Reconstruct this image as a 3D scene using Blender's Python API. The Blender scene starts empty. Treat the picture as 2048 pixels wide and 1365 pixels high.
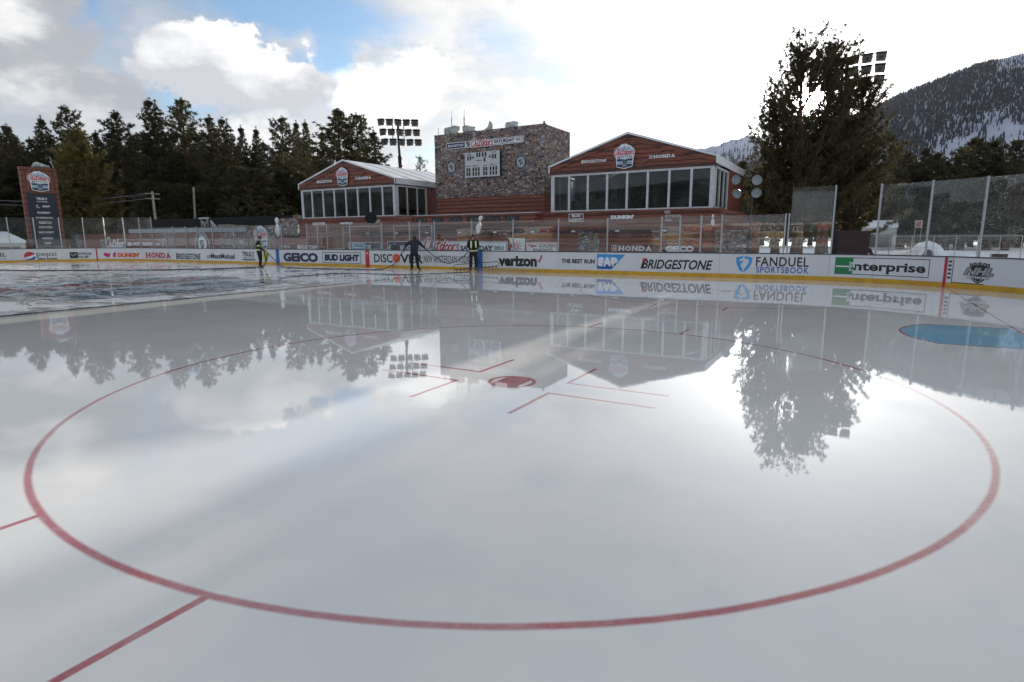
import bpy, math, random
import numpy as np
from mathutils import Vector, Matrix
random.seed(7)
SC = bpy.context.scene
COL = SC.collection
rad = math.radians
PI = math.pi

# ---------------------------------------------------------------- camera
CAMP = Vector((24.515, -12.703, 1.7255))
YAW, PITCH, ROLL, FPX = 0.525615, -0.175133, -0.0054253, 1181.66
_r = Vector((math.cos(YAW), math.sin(YAW), 0))
_f = Vector((-math.sin(YAW)*math.cos(PITCH), math.cos(YAW)*math.cos(PITCH), math.sin(PITCH)))
_u = _r.cross(_f)
CR = _r*math.cos(ROLL) + _u*math.sin(ROLL)
CU = -_r*math.sin(ROLL) + _u*math.cos(ROLL)
cam = bpy.data.cameras.new('camera')
cam.sensor_width = 36.0
cam.lens = FPX/2048*36
cam.clip_start = 0.05
cam.clip_end = 20000
cob = bpy.data.objects.new('camera', cam)
COL.objects.link(cob)
M3 = Matrix((CR, CU, -_f)).transposed()
cob.matrix_world = Matrix.Translation(CAMP) @ M3.to_4x4()
SC.camera = cob

# ---------------------------------------------------------------- light
SUN_AZ, SUN_EL = -4.55, 10.9
SC.view_settings.view_transform = 'Standard'
SC.view_settings.look = 'None'
SC.view_settings.exposure = 0.76
SC.view_settings.gamma = 1.0
SC.cycles.max_bounces = 8
SC.cycles.transparent_max_bounces = 24
SC.cycles.sample_clamp_indirect = 4.0
SC.cycles.caustics_reflective = False
SC.cycles.caustics_refractive = False
sl = bpy.data.lights.new('sun', 'SUN')
sl.energy = 4.0
sl.angle = rad(0.5)
sl.color = (1.0, 0.93, 0.82)
so = bpy.data.objects.new('sun', sl)
COL.objects.link(so)
SUND = Vector((math.sin(rad(SUN_AZ))*math.cos(rad(SUN_EL)), math.cos(rad(SUN_AZ))*math.cos(rad(SUN_EL)), math.sin(rad(SUN_EL))))
so.rotation_euler = SUND.to_track_quat('Z', 'Y').to_euler()

# ---------------------------------------------------------------- node expressions
class E:
    """a float socket with arithmetic"""
    nt = None
    def __init__(s, v): s.v = v
    @staticmethod
    def op(o, *a, clamp=False):
        n = E.nt.nodes.new('ShaderNodeMath'); n.operation = o; n.use_clamp = clamp
        for i, x in enumerate(a):
            x = x.v if isinstance(x, E) else x
            if isinstance(x, (int, float)): n.inputs[i].default_value = x
            else: E.nt.links.new(x, n.inputs[i])
        return E(n.outputs[0])
    def __add__(s, o): return E.op('ADD', s, o)
    __radd__ = __add__
    def __sub__(s, o): return E.op('SUBTRACT', s, o)
    def __rsub__(s, o): return E.op('SUBTRACT', o, s)
    def __mul__(s, o): return E.op('MULTIPLY', s, o)
    __rmul__ = __mul__
    def __truediv__(s, o): return E.op('DIVIDE', s, o)
    def __neg__(s): return E.op('MULTIPLY', s, -1.0)
def mx(a, b): return E.op('MAXIMUM', a, b)
def mn(a, b): return E.op('MINIMUM', a, b)
def ab(a): return E.op('ABSOLUTE', a)
def sq(a): return E.op('SQRT', a)
def pw(a, b): return E.op('POWER', a, b)
def ss(x, e0, e1):
    """smooth 0..1 from e0 to e1"""
    n = E.nt.nodes.new('ShaderNodeMapRange'); n.interpolation_type = 'SMOOTHSTEP'
    E.nt.links.new(x.v, n.inputs[0]); n.inputs[1].default_value = e0; n.inputs[2].default_value = e1
    return E(n.outputs[0])
def xyz(vec):
    n = E.nt.nodes.new('ShaderNodeSeparateXYZ'); E.nt.links.new(vec, n.inputs[0])
    return E(n.outputs[0]), E(n.outputs[1]), E(n.outputs[2])
def comb(x, y, z):
    n = E.nt.nodes.new('ShaderNodeCombineXYZ')
    for i, a in enumerate((x, y, z)):
        a = a.v if isinstance(a, E) else a
        if isinstance(a, (int, float)): n.inputs[i].default_value = a
        else: E.nt.links.new(a, n.inputs[i])
    return n.outputs[0]
def noise(vec, scale, detail=4, rough=0.55, dist=0.0, out=0):
    n = E.nt.nodes.new('ShaderNodeTexNoise'); E.nt.links.new(vec, n.inputs['Vector'])
    n.inputs['Scale'].default_value = scale; n.inputs['Detail'].default_value = detail
    n.inputs['Roughness'].default_value = rough; n.inputs['Distortion'].default_value = dist
    return E(n.outputs[out])
def sc3(vec, a, b, c):
    n = E.nt.nodes.new('ShaderNodeMapping'); E.nt.links.new(vec, n.inputs[0]); n.inputs['Scale'].default_value = (a, b, c)
    return n.outputs[0]
def mix(f, a, b):
    """colour mix; a, b sockets or tuples"""
    n = E.nt.nodes.new('ShaderNodeMix'); n.data_type = 'RGBA'
    f = f.v if isinstance(f, E) else f
    if isinstance(f, (int, float)): n.inputs[0].default_value = f
    else: E.nt.links.new(f, n.inputs[0])
    for i, c in ((6, a), (7, b)):
        if isinstance(c, tuple): n.inputs[i].default_value = (*c[:3], 1)
        else: E.nt.links.new(c, n.inputs[i])
    return n.outputs[2]
def ramp(f, stops, interp='LINEAR'):
    n = E.nt.nodes.new('ShaderNodeValToRGB'); E.nt.links.new(f.v, n.inputs[0])
    cr = n.color_ramp; cr.interpolation = interp
    while len(cr.elements) < len(stops): cr.elements.new(0.5)
    for e, (p, c) in zip(cr.elements, stops): e.position = p; e.color = (*c, 1)
    return n.outputs[0]
def bump(h, strength, dist=0.02):
    n = E.nt.nodes.new('ShaderNodeBump'); E.nt.links.new(h.v, n.inputs['Height'])
    n.inputs['Strength'].default_value = strength; n.inputs['Distance'].default_value = dist
    return n.outputs[0]

MATS = {}
def newmat(name):
    m = bpy.data.materials.new(name); m.use_nodes = True; MATS[name] = m
    E.nt = m.node_tree
    b = m.node_tree.nodes['Principled BSDF']
    tc = m.node_tree.nodes.new('ShaderNodeTexCoord')
    return m, b, tc
def setin(b, name, v):
    if isinstance(v, E): v = v.v
    if isinstance(v, (int, float)): b.inputs[name].default_value = v
    elif isinstance(v, tuple): b.inputs[name].default_value = (*v[:3], 1)
    else: E.nt.links.new(v, b.inputs[name])
def simple(name, col, rough=0.6, metal=0.0, var=0.12, scale=6.0, bmp=0.0):
    """flat colour with a little wear"""
    m, b, tc = newmat(name)
    n = noise(tc.outputs['Object'], scale, 5)
    c2 = tuple(max(0, c*(1-var*2)) for c in col)
    setin(b, 'Base Color', mix(ss(n, 0.35, 0.75), col, c2))
    setin(b, 'Roughness', rough); setin(b, 'Metallic', metal)
    if bmp: setin(b, 'Normal', bump(n, bmp))
    return m

# ---------------------------------------------------------------- world: Nishita sky with clouds
w = bpy.data.worlds.new('World'); SC.world = w; w.use_nodes = True
nt = w.node_tree; E.nt = nt; nt.nodes.clear()
out = nt.nodes.new('ShaderNodeOutputWorld')
sky = nt.nodes.new('ShaderNodeTexSky'); sky.sky_type = 'NISHITA'; sky.sun_disc = False
sky.sun_elevation = rad(SUN_EL); sky.sun_rotation = rad(SUN_AZ); sky.air_density = 1.0; sky.dust_density = 0.6; sky.ozone_density = 3.0
bg = nt.nodes.new('ShaderNodeBackground'); bg.inputs[1].default_value = 0.115
nt.links.new(sky.outputs[0], bg.inputs[0])
tc = nt.nodes.new('ShaderNodeTexCoord')
D = tc.outputs['Generated']
x, y, z = xyz(D)
n1 = noise(D, 5.0, 9, 0.58); n2 = noise(sc3(D, 1, 1, 1.6), 13.0, 8, 0.6); n3 = noise(sc3(D, 1.1, 0.9, 3.0), 3.2, 8, 0.6, 0.6)
az = E.op('ARCTAN2', x, y)*57.2958
el = E.op('ARCSINE', z)*57.2958
n5 = noise(D, 30.0, 6, 0.6)
du = (n1-0.5)*7.0 + (n2-0.5)*5.5 + (n5-0.5)*2.0
dv = (n3-0.5)*2.5 + (n2-0.5)*4.5 + (n5-0.5)*2.0
A = az + du; B = el + dv
def blob(a0, e0, ra, re, soft=0.45, tilt=0.0):
    c, s = math.cos(rad(tilt)), math.sin(rad(tilt))
    p = (A-a0); q = (B-e0)
    d = sq(pw(ab((p*c+q*s)/ra), 2.0) + pw(ab((q*c-p*s)/re), 2.0))
    return 1.0 - ss(d, 1.0-soft, 1.0+soft*0.35)
# thin veil everywhere, with openings of blue
holes = blob(-49, 18.8, 11.5, 2.8, 0.5, -6)
for a in ((-46.0, 15.2, 2.6, 4.4, 0.6), (-64.2, 17.5, 1.6, 4.0, 0.8), (-58.5, 10.6, 3.6, 1.2, 0.6), (-31.5, 17.2, 3.2, 2.0, 0.9), (-37.5, 7.6, 2.6, 0.9, 0.9),
          (3.5, 13.1, 6.0, 0.75, 0.9, 18), (-25.5, 14.5, 4.5, 0.8, 1.0), (-27, 8.0, 4, 1.2, 1.0)):
    holes = mx(holes, blob(*a)*(0.95 if a[0] < -40 else 0.55))
veil = 1.0 - holes
up = ss(el, 19.0, 34.0)                       # higher up the cover breaks into patches
veil = mn(veil, 1.0 - up*ss(n3, 0.46, 0.62)*0.62)
cum = mx(blob(-54.8, 13.8, 6.8, 3.3, 0.12), blob(-50.5, 12.6, 4.6, 2.5, 0.15))
cumL = mx(mx(blob(-69.0, 14.5, 5.6, 6.0, 0.25), blob(-64.0, 10.4, 5.0, 2.4, 0.3)), blob(-56.0, 8.0, 16.0, 2.2, 0.6))
cumR = mx(blob(-42.0, 12.0, 5.0, 3.0, 0.25), blob(-39.0, 14.0, 3.0, 2.0, 0.4))
white = mix(ss(az, -56.0, -30.0), (0.62, 0.66, 0.73), (1.0, 0.99, 0.97))
cosd = x*SUND.x + y*SUND.y + z*SUND.z
glow = pw(mx(cosd, 0.0), 14.0)
veilb = 0.55 + 0.08*ss(cosd, 0.55, 0.95) + pw(mx(cosd, 0.0), 40.0)*1.4 + pw(mx(cosd, 0.0), 400.0)*3.0 + pw(mx(cosd, 0.0), 9000.0)*60.0
veilb = veilb*(1.0 - 0.20*ss(n3*0.6+n2*0.4, 0.43, 0.60)*(1.0 - ss(cosd, 0.93, 0.99))) - 0.20*up
n4 = noise(sc3(D, 1, 1, 2.0), 9.0, 7, 0.55)
def lit(e0, h): return mx(mn((el + (n2-0.5)*7.0 + (n4-0.5)*9.0 - e0)/h, 1.0), 0.0)
shade_c = mix(lit(12.4, 4.6), (0.38, 0.39, 0.42), (0.80, 0.79, 0.775))
shade_l = mix(ss(n4 + 0.15*ss(az, -62.0, -52.0), 0.40, 0.72), (0.27, 0.28, 0.305), (0.66, 0.65, 0.635))
shade_r = mix(lit(8.5, 6.0), (0.66, 0.66, 0.67), (0.98, 0.98, 0.97))
dark = ss(-az, 40.0, 64.0)*ss(-el, -12.0, -8.0)
back = mix(ss(ab(az), 70.0, 115.0), (1.0, 1.0, 1.0), (1.58, 1.60, 1.62))
def bgn(col, st):
    n = nt.nodes.new('ShaderNodeBackground')
    if isinstance(col, tuple): n.inputs[0].default_value = (*col, 1)
    else: nt.links.new(col, n.inputs[0])
    if isinstance(st, E): nt.links.new(st.v, n.inputs[1])
    else: n.inputs[1].default_value = st
    return n.outputs[0]
def mixs(f, a, b):
    n = nt.nodes.new('ShaderNodeMixShader'); nt.links.new(f.v, n.inputs[0]); nt.links.new(a, n.inputs[1]); nt.links.new(b, n.inputs[2]); return n.outputs[0]
vc = nt.nodes.new('ShaderNodeMix'); vc.data_type = 'RGBA'; vc.blend_type = 'MULTIPLY'; vc.inputs[0].default_value = 1.0
nt.links.new(white, vc.inputs[6]); nt.links.new(back, vc.inputs[7])
s = mixs(mn(veil*(0.80+0.2*ss(cosd, 0.5, 0.9))*(1.0-0.30*ss(n3*0.6+n2*0.4, 0.47, 0.60)*(1.0-ss(cosd, 0.94, 0.99))), 1.0), bg.outputs[0], bgn(vc.outputs[2], veilb))
s = mixs(cumR*0.75, s, bgn(shade_r, 1.0))
s = mixs(cumL*0.95, s, bgn(shade_l, 1.0))
s = mixs(cum, s, bgn(shade_c, 1.0))
s = mixs(dark*0.38, s, bgn((0.26, 0.28, 0.33), 1.0))
nt.links.new(s, out.inputs[0])

# ---------------------------------------------------------------- object helpers
def tag(o, label=None, cat=None, group=None, kind=None):
    if label: o['label'] = label
    if cat: o['category'] = cat
    if group: o['group'] = group
    if kind: o['kind'] = kind
    return o
def empty(name, loc=(0, 0, 0), label=None, cat=None, group=None, rotz=0.0):
    o = bpy.data.objects.new(name, None); COL.objects.link(o); o.location = loc; o.rotation_euler = (0, 0, rotz)
    o.empty_display_size = 0.3
    return tag(o, label, cat, group)
def link(name, me, parent=None):
    o = bpy.data.objects.new(name, me); COL.objects.link(o)
    if parent: o.parent = parent
    return o
class MB:
    """collects polygons (with material slots) into one mesh"""
    def __init__(s): s.v = []; s.f = []; s.mi = []; s.m = []; s.sm = []
    def slot(s, m):
        m = MATS[m] if isinstance(m, str) else m
        if m not in s.m: s.m.append(m)
        return s.m.index(m)
    def add(s, vs, fs, m, smooth=False):
        k = len(s.v); s.v += [tuple(v) for v in vs]; i = s.slot(m)
        for f in fs: s.f.append(tuple(k+a for a in f)); s.mi.append(i); s.sm.append(smooth)
    def box(s, c, d, m, rot=None, taper=1.0):
        c = Vector(c); x, y, z = d[0]/2, d[1]/2, d[2]/2
        vs = [Vector((sx*x*(taper if sz > 0 else 1), sy*y*(taper if sz > 0 else 1), sz*z)) for sz in (-1, 1) for sx, sy in ((-1, -1), (1, -1), (1, 1), (-1, 1))]
        if rot is not None: vs = [rot @ v for v in vs]
        s.add([v+c for v in vs], [(0, 3, 2, 1), (4, 5, 6, 7), (0, 1, 5, 4), (1, 2, 6, 5), (2, 3, 7, 6), (3, 0, 4, 7)], m)
    def bb(s, x0, x1, y0, y1, z0, z1, m): s.box(((x0+x1)/2, (y0+y1)/2, (z0+z1)/2), (x1-x0, y1-y0, z1-z0), m)
    def tube(s, pts, r, m, n=6, cap=True):
        pts = [Vector(p) for p in pts]; rs = r if isinstance(r, (list, tuple)) else [r]*len(pts)
        vs = []; fs = []; a = None
        for i, p in enumerate(pts):
            t = (pts[min(i+1, len(pts)-1)] - pts[max(i-1, 0)])
            if t.length < 1e-9: t = Vector((0, 0, 1))
            t.normalize()
            if a is None: a = t.cross(Vector((0, 0, 1)) if abs(t.z) < 0.9 else Vector((1, 0, 0))).normalized()
            a = (a - t*a.dot(t)).normalized(); b = t.cross(a)
            for j in range(n):
                q = 2*PI*j/n; vs.append(p + (a*math.cos(q)+b*math.sin(q))*rs[i])
        for i in range(len(pts)-1):
            for j in range(n):
                k = (j+1) % n; fs.append((i*n+j, i*n+k, (i+1)*n+k, (i+1)*n+j))
        if cap: fs.append(tuple(range(n-1, -1, -1))); fs.append(tuple((len(pts)-1)*n+j for j in range(n)))
        s.add(vs, fs, m, smooth=True)
    def lathe(s, c, prof, m, n=16, rot=None, sm=True):
        c = Vector(c); vs = []; fs = []
        for r, z in prof:
            for j in range(n):
                v = Vector((r*math.cos(2*PI*j/n), r*math.sin(2*PI*j/n), z)); vs.append((rot @ v if rot else v)+c)
        for i in range(len(prof)-1):
            for j in range(n):
                k = (j+1) % n; fs.append((i*n+j, i*n+k, (i+1)*n+k, (i+1)*n+j))
        s.add(vs, fs, m, smooth=sm)
    def prism(s, pts, y0, y1, m):
        """polygon in (x, z) extruded along y"""
        n = len(pts)
        vs = [(p[0], y0, p[1]) for p in pts]+[(p[0], y1, p[1]) for p in pts]
        fs = [tuple(range(n)), tuple(range(2*n-1, n-1, -1))]+[(i, i+n, (i+1) % n+n, (i+1) % n) for i in range(n)]
        s.add(vs, fs, m)
    def build(s, name, parent=None):
        me = bpy.data.meshes.new(name); me.from_pydata(s.v, [], s.f)
        for m in s.m: me.materials.append(m)
        me.polygons.foreach_set('material_index', s.mi); me.polygons.foreach_set('use_smooth', s.sm); me.update()
        return link(name, me, parent)

def smooth_pts(pts, k=6, closed=False):
    """Catmull-Rom through points of any dimension"""
    P = [np.array(p, float) for p in pts]; n = len(P); res = []
    rng = range(n if closed else n-1)
    for i in rng:
        if closed: a, b, c, d = P[i-1], P[i], P[(i+1) % n], P[(i+2) % n]
        else: a, b, c, d = P[max(i-1, 0)], P[i], P[i+1], P[min(i+2, n-1)]
        for j in range(k):
            t = j/k; res.append(0.5*((2*b)+(c-a)*t+(2*a-5*b+4*c-d)*t*t+(3*b-a-3*c+d)*t**3))
    if not closed: res.append(P[-1])
    return [tuple(r) for r in res]

# ---------------------------------------------------------------- materials
def m_ice():
    m, b, tc = newmat('ice')
    P = tc.outputs['Object']; X, Y, Z = xyz(P)
    nb = noise(P, 0.8, 6, 0.6); nf = noise(P, 14, 5, 0.65); nl = noise(sc3(P, 0.5, 0.5, 1), 0.35, 3)
    base = mix(ss(nb, 0.3, 0.7), (0.73, 0.722, 0.708), (0.79, 0.778, 0.758))
    wob = (noise(P, 3.0, 3)-0.5)*0.012
    def seg(x0, x1, y0, y1, e=0.008):
        return mn(mn(ss(X+wob, x0-e, x0+e), 1.0-ss(X+wob, x1-e, x1+e)), mn(ss(Y+wob, y0-e, y0+e), 1.0-ss(Y+wob, y1-e, y1+e)))
    red = None
    def addr(k):
        nonlocal red
        red = k if red is None else mx(red, k)
    spot = None
    for sy in (-1, 1):
        cx, cy = 21.03, 6.706*sy
        dx, dy = X-cx, Y-cy
        d = sq(dx*dx+dy*dy)+wob
        addr(1.0-ss(ab(d-4.547), 0.010, 0.038))
        addr(mx(1.0-ss(d, 0.285, 0.305), 0.0)*mx(ss(d, 0.235, 0.255), 1.0-ss(ab(dx+dy*0.0), 0.16, 0.18)))
        ax, ay = ab(dx)+wob, ab(dy)+wob
        def q(x0, x1, y0, y1, e=0.008): return mn(mn(ss(ax, x0-e, x0+e), 1.0-ss(ax, x1-e, x1+e)), mn(ss(ay, y0-e, y0+e), 1.0-ss(ay, y1-e, y1+e)))
        addr(q(0.60, 1.83, 0.235, 0.285)); addr(q(0.60, 0.65, 0.235, 1.14)); addr(q(0.845, 0.895, 4.46, 5.13))
    addr(seg(27.105, 27.155, -12.9, 12.9, 0.006)*0.9)
    addr(seg(-27.16, -27.11, -12.9, 12.9))
    # crease
    cx = X-27.13; dc = sq(cx*cx+Y*Y)
    inn = mn(mn(1.0-ss(dc, 1.80, 1.82), 1.0-ss(ab(Y), 1.19, 1.20)), 1.0-ss(X, 27.12, 27.13))
    outl = mn(mn(1.0-ss(dc, 1.84, 1.87), 1.0-ss(ab(Y), 1.235, 1.25)), 1.0-ss(X, 27.12, 27.13))
    col = mix(inn*(0.80+0.20*ss(nb, 0.35, 0.6)), base, (0.20, 0.47, 0.64))
    addr(mx(outl-inn, 0.0))
    addr(seg(-0.15, 0.15, -12.9, 12.9)*0.5)
    fade = 0.88*(0.80+0.20*ss(nb*0.85+nf*0.15, 0.38, 0.54))*(0.93+0.07*ss(nf, 0.4, 0.6))
    col = mix(red*fade, col, (0.38, 0.03, 0.045))
    # blue lines under the frost
    bl = mx(seg(7.60, 7.90, -12.9, 12.9, 0.02), seg(-7.90, -7.60, -12.9, 12.9, 0.02))
    col = mix(bl*0.9*ss(noise(P, 5, 3), 0.36, 0.44), col, (0.03, 0.045, 0.08))
    band = seg(7.92, 8.60, -12.9, 12.9, 0.05)
    col = mix(band*0.35, col, (0.50, 0.49, 0.43))
    setin(b, 'Base Color', col)
    # wet mirror in front of the line, scraped and streaky ice beyond it
    far = 1.0-ss(X, 7.4, 8.0)
    st = noise(sc3(P, 0.55, 0.9, 1), 1.1, 7, 0.72, 1.2)
    dry = mx(mx(far*ss(st, 0.46, 0.56), band*0.35), ss(nl, 0.64, 0.78)*0.05)
    setin(b, 'Roughness', 0.022 + 0.30*dry + 0.010*ss(nf, 0.5, 0.8))
    setin(b, 'IOR', 1.36); b.inputs['Coat Weight'].default_value = 0.22; b.inputs['Coat IOR'].default_value = 1.33; setin(b, 'Coat Roughness', 0.012 + 0.30*dry)
    scr = 0.0
    for ang, sc_ in ((0.5, 0.7), (1.9, 0.9), (2.7, 0.6)):
        mp = E.nt.nodes.new('ShaderNodeMapping'); E.nt.links.new(P, mp.inputs[0]); mp.inputs['Rotation'].default_value = (0, 0, ang); mp.inputs['Scale'].default_value = (sc_, sc_*0.12, 1)
        q_ = noise(mp.outputs[0], 2.3, 3, 0.55, 1.4); scr = (1.0-ss(ab(q_-0.52), 0.0, 0.0016))*ss(nb, 0.48, 0.62) + scr
    col = mix(mn(scr, 1.0)*0.22, col, (0.80, 0.82, 0.84)); col = mix(ss(nf*0.5+nl*0.5, 0.56, 0.66)*0.18, col, (0.74, 0.76, 0.78)); setin(b, 'Base Color', col)
    hb = noise(P, 1.6, 3, 0.5)*0.5 + scr*0.004 + noise(P, 9.0, 4, 0.6)*0.05 + far*st*1.0 + noise(P, 60.0, 2)*0.006
    setin(b, 'Normal', bump(hb, 0.09, 0.012))
    return m
m_ice()
def m_snow(name, a, bcol, scale, spots=0.0):
    m, b, tc = newmat(name); P = tc.outputs['Object']
    n = noise(P, scale, 8, 0.6)
    c = mix(ss(n, 0.35, 0.7), a, bcol)
    if spots: c = mix(ss(noise(P, scale*9, 4, 0.7), 0.62, 0.70)*spots, c, (0.10, 0.09, 0.08))
    setin(b, 'Base Color', c); setin(b, 'Roughness', 0.85); setin(b, 'Normal', bump(n, 0.5, 0.4))
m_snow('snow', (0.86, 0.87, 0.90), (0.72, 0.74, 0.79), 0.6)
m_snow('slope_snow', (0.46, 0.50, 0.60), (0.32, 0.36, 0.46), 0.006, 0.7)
simple('board_white', (0.58, 0.59, 0.61), 0.35, 0, 0.03, 0.8)
simple('kick_yellow', (0.55, 0.30, 0.012), 0.4, 0, 0.12, 3)
simple('cap_black', (0.012, 0.014, 0.022), 0.45)
simple('ink_black', (0.008, 0.008, 0.010), 0.4, 0, 0.02)
simple('ink_navy', (0.010, 0.016, 0.060), 0.4, 0, 0.05)
simple('ink_red', (0.42, 0.018, 0.028), 0.4, 0, 0.05)
simple('ink_orange', (0.60, 0.085, 0.015), 0.4, 0, 0.05)
simple('ink_pink', (0.50, 0.012, 0.14), 0.4, 0, 0.05)
simple('ink_blue', (0.008, 0.09, 0.34), 0.4, 0, 0.05)
simple('ink_lightblue', (0.03, 0.27, 0.60), 0.4, 0, 0.05)
simple('ink_paleblue', (0.30, 0.42, 0.55), 0.5, 0, 0.15, 8)
simple('ink_green', (0.005, 0.17, 0.055), 0.4, 0, 0.05)
simple('ink_white', (0.66, 0.67, 0.69), 0.45, 0, 0.04)
simple('ink_grey', (0.30, 0.31, 0.32), 0.45, 0, 0.1)
simple('ink_gold', (0.22, 0.16, 0.07), 0.45, 0, 0.1)
simple('aluminium', (0.36, 0.37, 0.385), 0.38, 0.75, 0.1)
simple('frame_white', (0.50, 0.52, 0.54), 0.5, 0, 0.12)
simple('roof_vinyl', (0.70, 0.72, 0.75), 0.55, 0, 0.08, 1.2, 0.1)
simple('dark_metal', (0.03, 0.03, 0.033), 0.5, 0.5)
simple('lamp_housing', (0.03, 0.027, 0.024), 0.5, 0.3)
simple('lamp_lens', (0.10, 0.085, 0.07), 0.3, 0.3)
simple('tarp', (0.42, 0.46, 0.44), 0.6, 0, 0.3, 3, 0.4)
simple('plastic_bag', (0.70, 0.73, 0.76), 0.3, 0, 0.15, 10, 0.5)
simple('black_fabric', (0.008, 0.008, 0.010), 0.9)
simple('container_red', (0.035, 0.010, 0.009), 0.6, 0, 0.2, 2)
simple('interior_dark', (0.10, 0.10, 0.098), 0.8)
simple('curtain', (0.36, 0.34, 0.24), 0.8, 0, 0.2, 5)
simple('canvas', (0.42, 0.41, 0.38), 0.7, 0, 0.12, 1.5)
simple('dish_grey', (0.22, 0.25, 0.265), 0.35, 0, 0.15, 5)
simple('rail_grey', (0.27, 0.30, 0.33), 0.5, 0, 0.12, 2)
simple('pylon_navy', (0.010, 0.013, 0.028), 0.5)
simple('skin', (0.42, 0.22, 0.15), 0.6, 0, 0.05, 30)
simple('jacket_navy', (0.012, 0.018, 0.035), 0.8, 0, 0.2, 12, 0.3)
simple('jacket_black', (0.008, 0.009, 0.010), 0.8, 0, 0.2, 12, 0.3)
simple('trousers', (0.010, 0.011, 0.014), 0.85, 0, 0.2, 12, 0.3)
simple('boots', (0.03, 0.028, 0.022), 0.6, 0, 0.2, 12)
simple('hivis', (0.45, 0.58, 0.10), 0.6, 0, 0.05, 10)
simple('reflective', (0.70, 0.72, 0.70), 0.35, 0, 0.05, 10)
simple('bag_yellow', (0.55, 0.48, 0.05), 0.6, 0, 0.2, 8)
simple('hose_rubber', (0.012, 0.016, 0.028), 0.45)
simple('utility_wood', (0.30, 0.26, 0.22), 0.8, 0, 0.3, 5)
def m_stone():
    m, b, tc = newmat('stone_veneer'); P = tc.outputs['Object']
    X, Y, Z = xyz(P)
    n = noise(P, 2.5, 3)
    v = comb(X*3.6+Y*3.6+(n-0.5)*1.0, 0.0, Z*6.6+(n-0.5)*1.2)
    vo = E.nt.nodes.new('ShaderNodeTexVoronoi'); vo.feature = 'F1'; vo.distance = 'CHEBYCHEV'; vo.inputs['Scale'].default_value = 0.95; vo.inputs['Randomness'].default_value = 0.75
    E.nt.links.new(v, vo.inputs['Vector'])
    v2 = E.nt.nodes.new('ShaderNodeTexVoronoi'); v2.feature = 'F2'; v2.distance = 'CHEBYCHEV'; v2.inputs['Scale'].default_value = 0.95; v2.inputs['Randomness'].default_value = 0.75
    E.nt.links.new(v, v2.inputs['Vector'])
    edge = E(v2.outputs['Distance'])-E(vo.outputs['Distance'])
    r, g, bb = xyz(vo.outputs['Color'])
    pal = ramp(r, [(0.0, (0.11, 0.105, 0.12)), (0.2, (0.20, 0.11, 0.08)), (0.36, (0.36, 0.34, 0.34)), (0.50, (0.27, 0.165, 0.11)), (0.64, (0.17, 0.165, 0.185)), (0.80, (0.33, 0.26, 0.205)), (0.93, (0.22, 0.085, 0.058))], 'CONSTANT')
    nn = noise(P, 11, 6, 0.75)
    c = mix(ss(nn, 0.50, 0.66)*0.7, pal, (0.36, 0.35, 0.36))
    c = mix(ss(nn, 0.48, 0.30)*0.5, c, (0.03, 0.03, 0.035))
    c = mix(0.28, c, (0.215, 0.155, 0.135)); c = mix(1.0-ss(edge, 0.02, 0.12), c, (0.026, 0.020, 0.019))
    setin(b, 'Base Color', c); setin(b, 'Roughness', 0.75)
    setin(b, 'Normal', bump(ss(edge, 0.0, 0.2)+nn*0.4, 0.5, 0.03))
m_stone()
def m_logs(name, vert=False, period=0.27, col=(0.27, 0.075, 0.038), col2=(0.115, 0.030, 0.017)):
    m, b, tc = newmat(name); P = tc.outputs['Object']
    X, Y, Z = xyz(P)
    a = (X+Y) if vert else Z
    l = Z if vert else (X+Y)
    n = noise(P, 0.7, 4)
    t = a/period + (n-0.5)*0.5
    fr = E.op('FRACT', t); idx = E.op('FLOOR', t)
    g = noise(comb(l*0.9+idx*7.3, a*14.0, idx*3.1), 1.6, 6, 0.65)
    c = mix(ss(g, 0.36, 0.62), col2, col)
    c = mix(ss(g, 0.60, 0.74)*0.7, c, (0.30, 0.105, 0.06))
    gap = 1.0-mn(ss(fr, 0.04, 0.32), 1.0-ss(fr, 0.90, 1.0))
    c = mix(gap*0.9, c, (0.010, 0.005, 0.004))
    wn = E.nt.nodes.new('ShaderNodeTexWhiteNoise'); wn.noise_dimensions = '1D'; E.nt.links.new(idx.v, wn.inputs['W'])
    c = mix(E(wn.outputs[0])*0.35, c, (0.10, 0.030, 0.018))
    setin(b, 'Base Color', c); setin(b, 'Roughness', 0.6); setin(b, 'Normal', bump((1.0-gap)+g*0.4, 0.5, 0.03))
m_logs('log_cladding'); m_logs('log_cladding_upright', True, 0.35)
m_logs('beam_wood', False, 0.6, (0.20, 0.056, 0.030), (0.13, 0.036, 0.021))
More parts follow.
